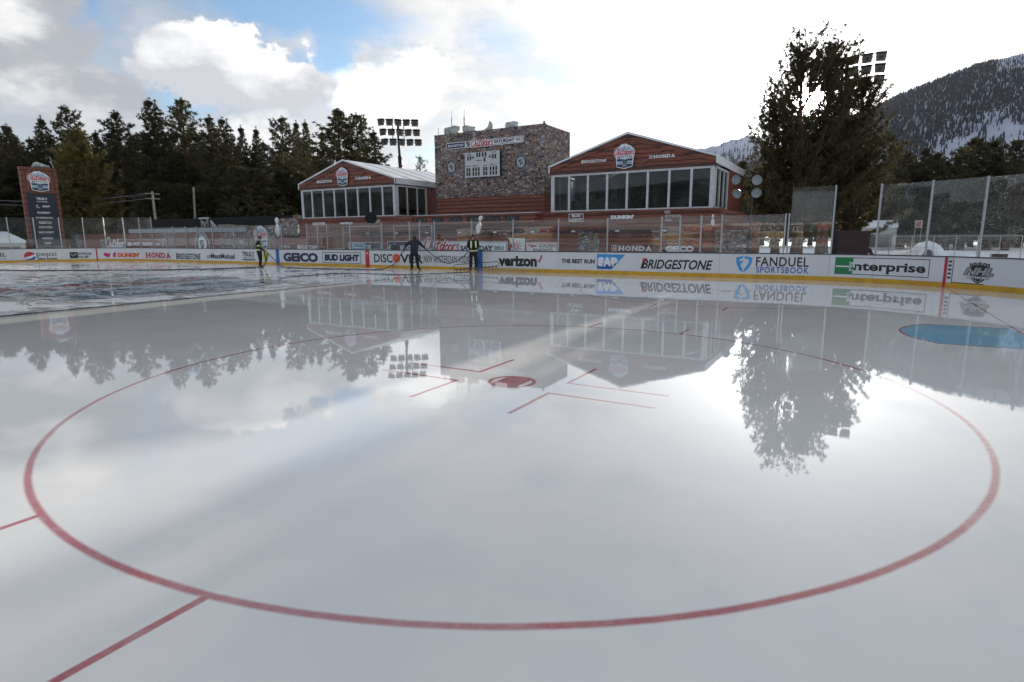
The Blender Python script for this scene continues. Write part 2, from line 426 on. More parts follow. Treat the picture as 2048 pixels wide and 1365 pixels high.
def m_glass(name, dirt, tint=(0.93, 0.95, 0.95), gl=1.0, scr=0.0, smear=0.12):
    m, b, tc = newmat(name); ntm = m.node_tree; P = tc.outputs['Object']
    ntm.nodes.remove(b); o = ntm.nodes['Material Output']
    tr = ntm.nodes.new('ShaderNodeBsdfTransparent'); tr.inputs[0].default_value = (*tint, 1)
    g = ntm.nodes.new('ShaderNodeBsdfGlossy'); g.inputs['Roughness'].default_value = 0.02; g.inputs[0].default_value = (0.9, 0.92, 0.92, 1)
    fz = ntm.nodes.new('ShaderNodeLayerWeight'); fz.inputs[0].default_value = 0.5
    fr_ = E.op('MINIMUM', 0.04+0.96*pw(E(fz.outputs['Facing']), 4.0), 1.0)
    a = ntm.nodes.new('ShaderNodeMixShader'); ntm.links.new((fr_*gl).v, a.inputs[0]); ntm.links.new(tr.outputs[0], a.inputs[1]); ntm.links.new(g.outputs[0], a.inputs[2])
    df = ntm.nodes.new('ShaderNodeBsdfTranslucent'); df.inputs[0].default_value = (0.80, 0.80, 0.78, 1)
    d2 = ntm.nodes.new('ShaderNodeBsdfDiffuse'); d2.inputs[0].default_value = (0.6, 0.6, 0.6, 1)
    dd = ntm.nodes.new('ShaderNodeMixShader'); ntm.links.new(df.outputs[0], dd.inputs[1]); ntm.links.new(d2.outputs[0], dd.inputs[2])
    sm = ss(noise(P, 0.9, 5, 0.7, 1.0), 0.40, 0.85)*smear
    sp = ss(noise(P, 30.0, 3, 0.7), 0.62, 0.70)*ss(noise(P, 1.3, 3), 0.42, 0.66)
    ln = 1.0-ss(ab(noise(P, 1.7, 2, 0.5, 2.0)-0.5), 0.0, 0.0025)
    f = mn(sm + sp*dirt + ln*scr + 0.004, 0.9)
    bb = ntm.nodes.new('ShaderNodeMixShader'); ntm.links.new(f.v, bb.inputs[0]); ntm.links.new(a.outputs[0], bb.inputs[1]); ntm.links.new(dd.outputs[0], bb.inputs[2])
    ntm.links.new(bb.outputs[0], o.inputs[0])
m_glass('rink_glass', 0.25, scr=0.08, smear=0.025)
m_glass('scratched_glass', 0.9, scr=0.40, smear=0.035)
m_glass('window_glass', 0.03, (0.62, 0.64, 0.64), 0.9, 0, 0.10)  # dusty smear, raised to paint a grey reflected tone onto dark panes
def m_foliage(name, a, bc, transl=0.25):
    m, b, tc = newmat(name); ntm = m.node_tree
    oi = ntm.nodes.new('ShaderNodeObjectInfo'); P = tc.outputs['Object']
    n = noise(P, 0.9, 4, 0.6); n5 = noise(P, 9.0, 2)
    c = mix(ss(n*0.7+n5*0.3+(E(oi.outputs['Random'])-0.5)*0.2, 0.38, 0.66), a, bc)
    setin(b, 'Base Color', c); setin(b, 'Roughness', 0.55); setin(b, 'Specular IOR Level', 0.3)
    t = ntm.nodes.new('ShaderNodeBsdfTranslucent'); ntm.links.new(c, t.inputs[0])
    mxs = ntm.nodes.new('ShaderNodeMixShader'); mxs.inputs[0].default_value = transl
    ntm.links.new(b.outputs[0], mxs.inputs[1]); ntm.links.new(t.outputs[0], mxs.inputs[2]); ntm.links.new(mxs.outputs[0], ntm.nodes['Material Output'].inputs[0])
m_foliage('pine_needles', (0.034, 0.038, 0.018), (0.098, 0.088, 0.036))
m_foliage('golden_needles', (0.105, 0.088, 0.028), (0.22, 0.172, 0.055), 0.4)
m_foliage('backlit_needles', (0.042, 0.040, 0.018), (0.092, 0.078, 0.034), 0.50)
m_foliage('snowy_needles', (0.12, 0.13, 0.13), (0.40, 0.42, 0.44), 0.2)
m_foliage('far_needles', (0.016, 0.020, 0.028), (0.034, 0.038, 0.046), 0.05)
simple('bark', (0.12, 0.062, 0.040), 0.9, 0, 0.3, 6, 0.6)

# ---------------------------------------------------------------- ground, ice
def flat_sheet(name, x0, x1, y0, y1, z, m, kind='structure'):
    b = MB(); b.add([(x0, y0, z), (x1, y0, z), (x1, y1, z), (x0, y1, z)], [(0, 1, 2, 3)], m)
    return tag(b.build(name), kind=kind)
# snow field: gently uneven sheet reaching the horizon
def snow_ground():
    xs = np.concatenate([np.linspace(-9000, -300, 8), np.linspace(-200, 200, 90), np.linspace(300, 9000, 8)])
    ys = np.concatenate([np.linspace(-3000, -200, 5), np.linspace(-100, 250, 80), np.linspace(320, 9000, 8)])
    vs = []; rng = random.Random(3)
    for yy in ys:
        for xx in xs:
            inside = abs(xx) < 45 and yy < 24
            h = 0 if inside else 0.10*math.sin(xx*0.21+1)*math.sin(yy*0.17)+rng.uniform(-0.03, 0.05)
            vs.append((xx, yy, -0.10+(max(0, h) if yy < 250 else 0)))
    nx = len(xs); fs = [(j*nx+i, j*nx+i+1, (j+1)*nx+i+1, (j+1)*nx+i) for j in range(len(ys)-1) for i in range(nx-1)]
    b = MB(); b.add(vs, fs, 'snow', True); tag(b.build('ground'), kind='structure')
snow_ground()
L0, R0, YB = 21.946, 8.534, 12.954
def rink(u, side=1):
    """arc length along the far boards from the centre line -> x, y, normal x, normal y"""
    if abs(u) <= L0: return u, YB*side, 0.0, 1.0*side
    s = 1 if u > 0 else -1; a = (abs(u)-L0)/R0
    if a <= PI/2: return s*(L0+R0*math.sin(a)), (4.42+R0*math.cos(a))*side, s*math.sin(a), math.cos(a)*side
    return s*(L0+R0), (4.42-(abs(u)-L0-R0*PI/2))*side, float(s), 0.0
UE = L0+R0*PI/2+4.42
us = [-UE+i*0.25 for i in range(int(2*UE/0.25)+1)]+[UE]
ring = [rink(u)[:2] for u in us]+[rink(-u, -1)[:2] for u in us]
pts = []
for p in ring:
    if not pts or (Vector(p)-Vector(pts[-1])).length > 0.02: pts.append(p)
if (Vector(pts[0])-Vector(pts[-1])).length < 0.02: pts.pop()
b = MB(); n = len(pts)
b.add([(p[0], p[1], 0.0) for p in pts]+[(p[0], p[1], -0.08) for p in pts], [tuple(range(n-1, -1, -1))]+[(i, (i+1) % n, (i+1) % n+n, i+n) for i in range(n)], 'ice')
ICE = tag(b.build('ice'), kind='structure')

# ---------------------------------------------------------------- lettering
_tc = {}
def glyphs(s, bold=0.0, shear=0.0, spacing=1.0):
    k = (s, bold, shear, spacing)
    if k in _tc: return _tc[k]
    cu = bpy.data.curves.new('t', 'FONT'); cu.body = s; cu.offset = bold; cu.shear = shear; cu.space_character = spacing; cu.resolution_u = 3
    o = bpy.data.objects.new('t', cu); COL.objects.link(o)
    dg = bpy.context.evaluated_depsgraph_get(); dg.update()
    me = bpy.data.meshes.new_from_object(o.evaluated_get(dg))
    vs = [(v.co.x, v.co.y) for v in me.vertices]; fs = [tuple(p.vertices) for p in me.polygons]
    bpy.data.objects.remove(o); bpy.data.curves.remove(cu); bpy.data.meshes.remove(me)
    _tc[k] = (vs, fs); return vs, fs
class Decal:
    """printing laid on a surface; F maps (u, z, lift) to a point in space"""
    def __init__(s, F, base=0.004): s.F = F; s.mb = MB(); s.base = base; s.k = 0
    def lift(s, lay): s.k += 1; return s.base+lay*0.003+(s.k % 8)*0.0002
    def put(s, vs, fs, m, lay): l = s.lift(lay); s.mb.add([s.F(v[0], v[1], l) for v in vs], fs, m)
    def text(s, t, u0, z0, u1, z1, m, bold=0.02, shear=0.0, lay=1, spacing=1.0, outline=None, slope=0.0):
        vs, fs = glyphs(t, bold, shear, spacing)
        xs = [v[0] for v in vs]; ys = [v[1] for v in vs]; a, c, e, g = min(xs), max(xs), min(ys), max(ys)
        T = lambda v: (u0+(v[0]-a)/(c-a)*(u1-u0), z0+(v[1]-e)/(g-e)*(z1-z0)+slope*(v[0]-a)/(c-a))
        if outline:
            v2, f2 = glyphs(t, bold+0.05, shear, spacing); s.put([T(v) for v in v2], f2, outline, lay); lay += 1
        s.put([T(v) for v in vs], fs, m, lay)
    def poly(s, p, m, lay=0): s.put(p, [tuple(range(len(p)))], m, lay)
    def rect(s, u0, z0, u1, z1, m, lay=0):
        n = max(1, int(abs(u1-u0)/0.5)); vs = []; fs = []
        for i in range(n+1): q = u0+(u1-u0)*i/n; vs += [(q, z0), (q, z1)]
        for i in range(n): fs.append((2*i, 2*i+2, 2*i+3, 2*i+1))
        s.put(vs, fs, m, lay)
    def frame(s, u0, z0, u1, z1, t, m, lay=0):
        s.rect(u0, z0, u1, z0+t, m, lay); s.rect(u0, z1-t, u1, z1, m, lay); s.rect(u0, z0+t, u0+t, z1-t, m, lay); s.rect(u1-t, z0+t, u1, z1-t, m, lay)
    def disc(s, u, z, ru, rz, m, lay=0, n=24, a0=0, a1=360):
        p = [(u+ru*math.cos(rad(a0+(a1-a0)*i/n)), z+rz*math.sin(rad(a0+(a1-a0)*i/n))) for i in range(n if a1-a0 == 360 else n+1)]
        s.poly(p, m, lay)
    def ring(s, u, z, ru, rz, t, m, lay=0, n=28):
        vs = []; fs = []
        for i in range(n):
            c, d = math.cos(2*PI*i/n), math.sin(2*PI*i/n); vs += [(u+ru*c, z+rz*d), (u+(ru-t)*c, z+(rz-t)*d)]
        for i in range(n): j = (i+1) % n; fs.append((2*i, 2*j, 2*j+1, 2*i+1))
        s.put(vs, fs, m, lay)
    def stroke(s, p, t, m, lay=0, k=5, T=None):
        q = smooth_pts(p, k) if k > 1 else [tuple(a) for a in p]
        if T: q = [T(a) for a in q]
        vs = []; n = len(q)
        for i, a in enumerate(q):
            d = np.array(q[min(i+1, n-1)])-np.array(q[max(i-1, 0)]); d = d/(np.linalg.norm(d)+1e-9); nn = np.array([-d[1], d[0]])
            vs += [tuple(np.array(a)+nn*t/2), tuple(np.array(a)-nn*t/2)]
        l = s.lift(lay)
        s.mb.add([s.F(v[0], v[1], l+0.00002*i) for i, v in enumerate(vs)], [(2*i, 2*i+1, 2*i+3, 2*i+2) for i in range(n-1)], m)
    def build(s, name, parent=None): return s.mb.build(name, parent)
SCRIPT = [ # strokes of a brush script reading "Outdoors", x 0..7.2, y 0..2
 [(1.0, 1.75), (0.55, 1.95), (0.12, 1.5), (0.02, 0.8), (0.25, 0.1), (0.7, 0.02), (1.15, 0.5), (1.3, 1.2), (1.1, 1.8), (0.75, 1.85)],
 [(1.55, 0.95), (1.5, 0.35), (1.7, 0.05), (2.0, 0.3), (2.15, 0.95), (2.12, 0.3), (2.35, 0.05), (2.6, 0.4)],
 [(2.9, 1.55), (2.72, 0.6), (2.8, 0.08), (3.1, 0.2)], [(2.4, 1.15), (3.35, 1.3)],
 [(3.95, 0.85), (3.6, 0.98), (3.35, 0.55), (3.5, 0.05), (3.85, 0.25), (4.0, 0.8)], [(4.35, 1.75), (4.1, 0.9), (4.02, 0.2), (4.25, 0.05)],
 [(4.75, 0.95), (4.42, 0.7), (4.45, 0.15), (4.75, 0.05), (5.0, 0.45), (4.85, 0.9), (4.7, 0.92)],
 [(5.5, 0.95), (5.17, 0.7), (5.2, 0.15), (5.5, 0.05), (5.75, 0.45), (5.6, 0.9), (5.45, 0.92)],
 [(6.0, 1.0), (5.98, 0.05)], [(6.0, 0.7), (6.25, 0.98), (6.5, 0.9)],
 [(7.15, 0.9), (6.85, 1.0), (6.72, 0.75), (6.95, 0.5), (7.05, 0.2), (6.8, 0.02), (6.5, 0.15)]]
def script(d, u0, z0, u1, z1, m='ink_red', outline='ink_white', lay=2, shear=0.25, th=0.27, slope=0.0):
    sx, sz = (u1-u0)/7.6, (z1-z0)/1.95
    T = lambda a: (u0+(a[0]+shear*a[1])*sx, z0+a[1]*sz+slope*a[0]/7.2)
    t = th*min(sx*1.1, sz)
    for st in SCRIPT:
        if outline: d.stroke(st, t*2.0, outline, lay, T=T)
    for st in SCRIPT: d.stroke(st, t, m, lay+1, T=T)
def shield_pts(u, z, w_, h_):
    """pointed crest outline"""
    p = [(-.5, .42), (-.36, .40), (-.25, .46), (-.12, .41), (0, .5), (.12, .41), (.25, .46), (.36, .40), (.5, .42), (.46, .05), (.40, -.22), (.22, -.40), (0, -.5), (-.22, -.40), (-.40, -.22), (-.46, .05)]
    return [(u+a*w_, z+c*h_) for a, c in p]
def crest(d, u, z, w_, h_, fill='ink_black', line='ink_white', lay=1):
    d.poly(shield_pts(u, z, w_, h_), line, lay); d.poly(shield_pts(u, z, w_*0.88, h_*0.88), fill, lay+1)
    d.stroke([(u-w_*.30, z-h_*.20), (u+w_*.30, z+h_*.24)], h_*0.15, line, lay+2, 1)
    d.text('NHL', u-w_*.26, z-h_*.13, u+w_*.26, z+h_*.14, fill, 0.03, 0.0, lay+3, slope=h_*.02)
    for a in (-1, 1): d.stroke([(u+a*w_*.22-.02*w_, z-a*h_*.10), (u+a*w_*.24, z-a*h_*.22)], w_*.05, line, lay+2, 1)
def seal(d, u, z, r, top, bot, a='ink_black', c='ink_grey', lay=1):
    """round league seal with a ring of lettering"""
    d.disc(u, z, r*0.93, r, a, lay); d.ring(u, z, r*0.93, r, r*0.05, c, lay+1); d.disc(u, z, r*0.60, r*0.66, c, lay+1)
    crest(d, u, z, r*0.72, r*0.86, a, c if c != 'ink_grey' else 'ink_white', lay+2)
    for txt, a0, a1, flip in ((top, 160, 20, 1), (bot, 205, 335, -1)):
        n_ = len(txt)
        for i, chh in enumerate(txt):
            if chh == ' ': continue
            q = rad(a0+(a1-a0)*(i+0.5)/n_); vs, fs = glyphs(chh, 0.02)
            cx = (min(v[0] for v in vs)+max(v[0] for v in vs))/2
            rot = q-PI/2 if flip > 0 else q+PI/2
            k = r*0.22; off = r*0.79
            T = lambda v: (u+off*0.93*math.cos(q)+((v[0]-cx)*math.cos(rot)-(v[1]-0.35)*math.sin(rot))*k, z+off*math.sin(q)+((v[0]-cx)*math.sin(rot)+(v[1]-0.35)*math.cos(rot))*k)
            d.put([T(v) for v in vs], fs, c if c == 'ink_white' else 'ink_grey', lay+2)
def event_badge(d, u, z, w_, lay=1):
    """badge: mountains, red brush script, lake with pines and skaters"""
    P = lambda pts, s=1.0: [(u+a*w_*s, z+c*w_*s) for a, c in pts]
    outl = [(-.50, .20), (-.40, .34), (-.26, .46), (-.14, .55), (-.05, .52), (.02, .57), (.14, .50), (.28, .44), (.42, .32), (.50, .20), (.47, .02), (.43, -.08), (.40, -.42), (.36, -.50), (0, -.58), (-.36, -.50), (-.40, -.42), (-.43, -.08), (-.47, .02)]
    d.poly(P(outl, 1.05), 'ink_black', lay); d.poly(P(outl), 'ink_white', lay+1)
    d.poly(P([(-.44, .20), (-.36, .30), (-.25, .40), (-.13, .49), (-.05, .44), (.02, .50), (.13, .43), (.28, .36), (.40, .27), (.44, .20), (.40, .10), (-.40, .10)]), 'ink_paleblue', lay+2)
    for q in ([(-.25, .40), (-.13, .49), (-.05, .44), (-.12, .36), (-.17, .40)], [(.02, .50), (.13, .43), (.08, .36), (.02, .42)], [(.28, .36), (.36, .30), (.26, .28)]): d.poly(P(q), 'ink_white', lay+3)
    d.poly(P([(-.37, -.12), (.37, -.12), (.35, -.36), (-.35, -.36)]), 'ink_paleblue', lay+2)
    rg = random.Random(5)
    for sx in (-1, 1):
        for i in range(7):
            a = sx*(0.36-i*0.038); h_ = rg.uniform(.08, .15); d.poly(P([(a-.026, -.20), (a+.026, -.20), (a, -.20+h_)]), 'ink_navy', lay+3)
    d.poly(P([(-.37, -.18), (-.12, -.20), (.12, -.20), (.37, -.18), (.37, -.22), (-.37, -.22)]), 'ink_navy', lay+3)
    for a, sg in ((-.07, 1), (.10, -1)):   # two small skaters
        d.stroke([(u+a*w_, z-.13*w_), (u+(a+.02*sg)*w_, z-.22*w_), (u+(a-.03*sg)*w_, z-.34*w_)], .035*w_, 'ink_black', lay+4, 3)
        d.stroke([(u+(a+.02*sg)*w_, z-.22*w_), (u+(a+.07*sg)*w_, z-.30*w_), (u+(a+.06*sg)*w_, z-.35*w_)], .03*w_, 'ink_black', lay+4, 3)
        d.stroke([(u+a*w_, z-.17*w_), (u+(a+.10*sg)*w_, z-.21*w_), (u+(a+.15*sg)*w_, z-.33*w_)], .018*w_, 'ink_black', lay+4, 1)
    d.poly(P([(-.385, -.37), (.385, -.37), (.34, -.47), (0, -.54), (-.34, -.47)]), 'ink_navy', lay+3)
    d.text('2021', u-.11*w_, z-.47*w_, u+.11*w_, z-.40*w_, 'ink_white', 0.02, lay=lay+4, spacing=1.2)
    d.text('@LAKE TAHOE', u-.36*w_, z-.08*w_, u+.36*w_, z+.01*w_, 'ink_navy', 0.03, lay=lay+3)
    script(d, u-.52*w_, z+.05*w_, u+.52*w_, z+.36*w_, lay=lay+4)
def bridgestone(d, u0, z0, u1, z1, m='ink_black', acc='ink_red', lay=1):
    w_ = u1-u0; h_ = z1-z0
    d.text('BRIDGESTONE', u0+w_*0.02, z0, u1, z1, m, 0.025, 0.28, lay)
    d.poly([(u0, z0), (u0+w_*0.03, z0), (u0+w_*.085, z1+h_*.10), (u0+w_*.04, z1+h_*.10)], m, lay+1)
    d.poly([(u0+w_*.035, z1+h_*.12), (u0+w_*.10, z1+h_*.12), (u0+w_*.02, z0+h_*.55)], acc, lay+2)
def honda(d, u0, z0, u1, z1, m, lay=1, mark=False):
    h_ = z1-z0
    if mark:
        d.frame(u0, z0-h_*.05, u0+h_*1.2, z1+h_*.1, h_*.08, m, lay)
        for a in (0.32, 0.78): d.rect(u0+h_*a, z0+h_*.05, u0+h_*(a+.13), z1, m, lay)
        d.rect(u0+h_*.4, z0+h_*.42, u0+h_*.85, z0+h_*.58, m, lay+1); u0 = u0+h_*1.4
    w_ = (u1-u0)/5
    for i, ch in enumerate('HONDA'):
        a = u0+i*w_; g = w_*0.10
        d.text(ch, a+g, z0, a+w_-g*.5, z1, m, 0.05, 0, lay)
        if ch != 'O':
            sp = [(0.02, .42), (.62, 1.0)] if ch in 'HNA' else [(0.02, .4)]
            for s0, s1 in sp:
                d.rect(a+w_*s0, z0, a+w_*s1, z0+h_*.11, m, lay+1)
                if ch != 'A': d.rect(a+w_*s0, z1-h_*.11, a+w_*s1, z1, m, lay+1)

# ---------------------------------------------------------------- measuring helpers (photo position -> point on a known surface)
def ray(px, py): return _f_ + CR*((px-1024)/FPX) - CU*((py-682.5)/FPX)
_f_ = _f
def onY(px, py, Y): d = ray(px, py); t = (Y-CAMP.y)/d.y; return CAMP.x+d.x*t, CAMP.z+d.z*t
def onZ(px, py, Z=0.0): d = ray(px, py); t = (Z-CAMP.z)/d.z; return Vector((CAMP.x+d.x*t, CAMP.y+d.y*t, Z))
def atD(px, py, Dd): d = ray(px, py); t = Dd/math.hypot(d.x, d.y); return CAMP+d*t
def proj(P):
    d = Vector(P)-CAMP; zc = d.dot(_f); return 1024+FPX*d.dot(CR)/zc, 682.5-FPX*d.dot(CU)/zc
_us = np.linspace(-40, 34, 1500); _xs = np.array([proj((*rink(float(a))[:2], 0.5))[0] for a in _us])
def UZ(px, py):
    u = float(np.interp(px, _xs, _us))
    for _ in range(2):
        X, Y = rink(u)[:2]; a = proj((X, Y, 0)); c = proj((X, Y, 1)); z_ = (py-a[1])/(c[1]-a[1])
        u += float(np.interp(px, _xs, _us)-np.interp(a[0]+(c[0]-a[0])*z_, _xs, _us))*0.9 if _ == 0 else 0
    return u, z_
BH = 0.985

# ---------------------------------------------------------------- rink boards: far side and both corners
def boards():
    root = empty('rink_boards', (0, 13.0, 0), 'long white hockey rink boards with yellow kick plate and sponsor lettering, far side', 'rink boards')
    root.location = (0, 0, 0)
    ue = 34.5
    cuts = [-39.5, -37.2, -34.9, -32.6, -31.08, -29.52, -27.95, -26.44, -24.84, -23.28, -21.82, -19.4, -17, -14.6, -12.19, -9.75, -7.31, -4.88, -2.44, 0, 2.44, 4.87, 7.30, 9.73, 12.19, 14.64, 17.11, 19.6, 22.06, 23.63, 25.12, 26.71, 28.34, 30.0, 32.2, ue]
    def strip(u0, u1, z0, z1, off0, off1, m, name, step=0.4, lean=0.0):
        n_ = max(1, int((u1-u0)/step)); bm = MB(); vs = []; fs = []
        for i in range(n_+1):
            x_, y_, nx, ny = rink(u0+(u1-u0)*i/n_)
            vs += [(x_+nx*o, y_+ny*o, zz) for o, zz in ((off0, z0), (off1, z0), (off1-lean, z1), (off0-lean, z1))]
        for i in range(n_):
            k = 4*i; fs += [(k+a, k+(a+1) % 4, k+4+(a+1) % 4, k+4+a) for a in range(4)]
        fs += [(0, 1, 2, 3), (4*n_+3, 4*n_+2, 4*n_+1, 4*n_)]
        bm.add(vs, fs, m); return bm.build(name, root)
    for a, c in zip(cuts[:-1], cuts[1:]): strip(a+0.004, c-0.004, 0.0, BH, 0.0, 0.06, 'board_white', 'board_panel')
    strip(cuts[0], ue, 0.002, 0.165, -0.012, -0.002, 'kick_yellow', 'kick_plate')
    strip(cuts[0], ue, BH, BH+0.035, -0.02, 0.14, 'cap_black', 'cap_rail')
    strip(cuts[0], ue, 0.0, BH-0.02, 0.075, 0.11, 'dark_metal', 'backing_frame')
    # glass: tall at the corners, lower along the side
    posts = [(-37.2, 3.3), (-34.9, 3.3), (-32.6, 3.3), (-31.08, 3.3), (-29.52, 3.31), (-27.95, 3.31), (-26.44, 3.31), (-24.84, 3.3), (-23.28, 3.27), (-21.82, 2.57), (-19.08, 2.54), (-17.52, 2.52), (-16.2, 2.51), (-14.41, 2.48), (-12.09, 2.46), (-9.7, 2.48), (-7.3, 2.48), (-4.96, 2.52), (-4.02, 2.51), (-3.21, 2.50), (-1.31, 2.52), (1.14, 2.52), (3.15, 2.51), (3.85, 2.51), (4.87, 2.51), (7.26, 2.51), (9.71, 2.50), (12.19, 2.50), (14.64, 2.50), (17.11, 2.50), (17.9, 2.50), (18.77, 2.51), (19.6, 2.52), (21.98, 2.52)]
    def pane(u0, u1, z1, m, z0=BH+0.035): return strip(u0+0.03, u1-0.03, z0, z1, 0.045, 0.057, m, 'glass_pane', 0.4, (z1-z0)*(0.023+0.010*abs(math.sin(u0*7.3))) if -5 < u0 < 24 else 0.0)
    for (a, za), (c, zc) in zip(posts[:-1], posts[1:]):
        pane(a, c, zc if a > -23.0 else za, 'scratched_glass' if a > 19 else 'rink_glass')
    pane(22.13, 23.62, 3.52, 'scratched_glass')
    tall = [(25.12, 3.45), (26.71, 3.45), (28.34, 3.43), (30.0, 3.43), (32.2, 3.43)]
    for (a, za), (c, zc) in zip(tall[:-1], tall[1:]): pane(a, c, za, 'scratched_glass')
    wide = {-7.3: 1, 7.26: 1}
    for i, (u, zt) in enumerate(posts+[(22.10, 2.52), (23.63, 3.5)]+tall):
        x_, y_, nx, ny = rink(u); bm = MB()
        R_ = Matrix.Rotation(-math.atan2(nx, ny), 3, 'Z')
        hh = zt-BH+ (0.02 if u != -21.82 else 0.74)
        bm.box((x_+nx*0.041, y_+ny*0.041, BH+0.035+hh/2-0.02), (0.052 if u > 19 else 0.065, 0.055, hh), 'aluminium', R_)
        bm.build('glass_post', root)
    # vertical line marks on the boards
    F = lambda u, z_, l: (lambda r: (r[0]-r[2]*l, r[1]-r[3]*l, z_))(rink(u))
    def D_(base=0.004): return Decal(F, base)
    def box(px0, py0, px1, py1):
        a = UZ(px0, py1); c = UZ(px1, py0); return a[0], a[1], c[0], c[1]
    for u, m, wd in ((-27.2, 'ink_red', .10), (-7.75, 'ink_blue', .30), (7.77, 'ink_blue', .30), (0.0, 'ink_red', .30), (27.42, 'ink_red', .09)):
        d = D_(0.016); d.rect(u-wd/2, 0.004, u+wd/2, BH-0.002, m)
        if u == 0.0:
            d.poly([(-.09, .78), (.09, .78), (.0, .90)], 'ink_white', 1)
            for k in (-1, 1): d.stroke([(k*.03-.03, .78), (k*.03+.02, .86)], .012, m, 2, 1)
        d.build('line_marking', root)
    ad = lambda d: d.build('advert_lettering', root)
    d = D_(); d.text('FANDUEL', *box(-42, 506, 11, 515), 'ink_black', 0.02); d.text('SPORTSBOOK', *box(-42, 517, 13, 521), 'ink_blue', 0.02, spacing=1.25); ad(d)
    d = D_(); u0, z0, u1, z1 = box(48.9, 504, 70.8, 522); uc, zc, ru, rz = (u0+u1)/2, (z0+z1)/2, (u1-u0)/2, (z1-z0)/2
    d.disc(uc, zc, ru, rz, 'ink_white')
    arc = lambda a0, a1, n_=14: [(uc+ru*math.cos(rad(a0+(a1-a0)*i/n_)), zc+rz*math.sin(rad(a0+(a1-a0)*i/n_))) for i in range(n_+1)]
    d.poly(arc(25, 200)+[(uc-.3*ru, zc-.05*rz), (uc+.2*ru, zc+.1*rz), (uc+.5*ru, zc+.3*rz)], 'ink_red', 1)
    d.poly(arc(-150, -5)+[(uc+.55*ru, zc-.1*rz), (uc+.1*ru, zc-.45*rz), (uc-.4*ru, zc-.62*rz)], 'ink_blue', 1)
    d.text('pepsi', *box(74, 503.5, 112, 516), 'ink_black', 0.0); d.text('ZERO SUGAR', *box(75, 515.8, 115, 520.2), 'ink_black', 0.05); ad(d)
    d = D_(); u0, z0, u1, z1 = box(140.3, 504.5, 155, 517.2); d.rect(u0, z0, u1, z1, 'ink_black'); crest(d, (u0+u1)/2, (z0+z1)/2, (u1-u0)*.62, (z1-z0)*.72)
    d.text('DOWNLOAD', *box(156, 505, 183, 510.4), 'ink_black', 0.03); d.text('THE APP', *box(156, 512, 177, 517.2), 'ink_black', 0.03); ad(d)
    d = D_(); q = lambda *p: [UZ(*a) for a in p]
    d.poly(q((207, 506.5), (213, 506), (216, 507.5), (219, 506.5), (222, 507.5), (220, 511), (219, 515), (216, 515), (212, 513.5), (208, 512)), 'ink_pink')
    d.stroke(q((227, 508), (229, 510.5), (226.5, 514)), .13, 'ink_pink', 1, 3); d.stroke(q((229, 510.5), (231.5, 514.5)), .12, 'ink_pink', 1, 1); d.stroke(q((226, 510), (229, 509.5), (232, 507)), .12, 'ink_pink', 1, 3); d.disc(*UZ(229.5, 506.6), .10, .07, 'ink_pink', 1)
    d.text("DUNKIN'", *box(236, 506, 278.5, 515), 'ink_orange', 0.07); ad(d)
    d = D_(); honda(d, *box(291.5, 506, 341, 516.2), 'ink_red'); ad(d)
    d = D_(); bridgestone(d, *box(352.5, 508, 401, 518.4)); ad(d)
    d = D_(); u0, z0, u1, z1 = box(422, 508, 469, 517.4); d.text('MassMutual', u0, z0, u1, z1, 'ink_black', 0.03)
    for a, c in ((-.95, .1), (-.95, .4), (-.6, .1), (-.6, .42), (-.25, .12), (-.25, .45)): d.disc(u0+a*.42, z0+c*(z1-z0)+.03, .055, .04, 'ink_black')
    ad(d)
    d = D_(); d.text('TRULY', *box(484.5, 504, 509, 513), 'ink_black', 0.03); d.text('HARD SELTZER', *box(487, 514.6, 509, 517), 'ink_black', 0.02, spacing=1.3); d.rect(*box(485.5, 519.2, 511, 521), 'ink_black'); ad(d)
    d = D_(); d.text('GEICO', *box(567.5, 506.4, 635.5, 523.4), 'ink_navy', 0.06, lay=1); ad(d)
    d = D_(); u0, z0, u1, z1 = box(645.5, 505.6, 721.5, 526.2); d.frame(u0, z0, u1, z1, .035, 'ink_navy'); d.text('BUD LIGHT', *box(649.5, 509.5, 718.5, 522), 'ink_navy', 0.07, 0.1); ad(d)
    d = D_(); d.text('DISC', *box(748.5, 508.5, 785, 525), 'ink_black', 0.02); d.text('VER', *box(801, 509.5, 846, 526.5), 'ink_black', 0.03)
    u0, z0, u1, z1 = box(785.5, 508, 800.5, 526); d.disc((u0+u1)/2, (z0+z1)/2, (u1-u0)/2, (z1-z0)/2, 'ink_orange'); ad(d)
    d = D_(); d.text('NEW AMSTERDAM.VODKA', *box(848, 512.5, 945, 525), 'ink_black', 0.0); ad(d)
    d = D_(); d.text('verizon', *box(997, 512.5, 1074, 532.5), 'ink_black', 0.05); d.stroke(q((1075.5, 521), (1078.5, 525), (1084, 511)), .075, 'ink_red', 1, 1); ad(d)
    d = D_(); d.text('THE BEST RUN', *box(1123, 519, 1189.5, 526.5), 'ink_black', 0.04)
    d.poly(q((1194, 508.6), (1250.5, 509.8), (1223, 538.8), (1194, 538)), 'ink_lightblue'); d.poly(q((1194, 528), (1233, 528.6), (1223, 538.8), (1194, 538)), 'ink_blue', 1)
    d.text('SAP', *box(1195.5, 515, 1235.5, 533), 'ink_white', 0.09, lay=2); ad(d)
    d = D_(); bridgestone(d, *box(1281, 521, 1426, 537.5)); ad(d)
    d = D_(); u0, z0, u1, z1 = box(1470, 513, 1505.5, 545); P = lambda pts: [(u0+a*(u1-u0), z0+c*(z1-z0)) for a, c in pts]
    d.poly(P([(0, .90), (.22, .97), (.46, 1), (.40, .86), (.22, .80), (.30, .45), (.44, .18), (.40, .0), (.22, .20), (.06, .55)]), 'ink_lightblue')
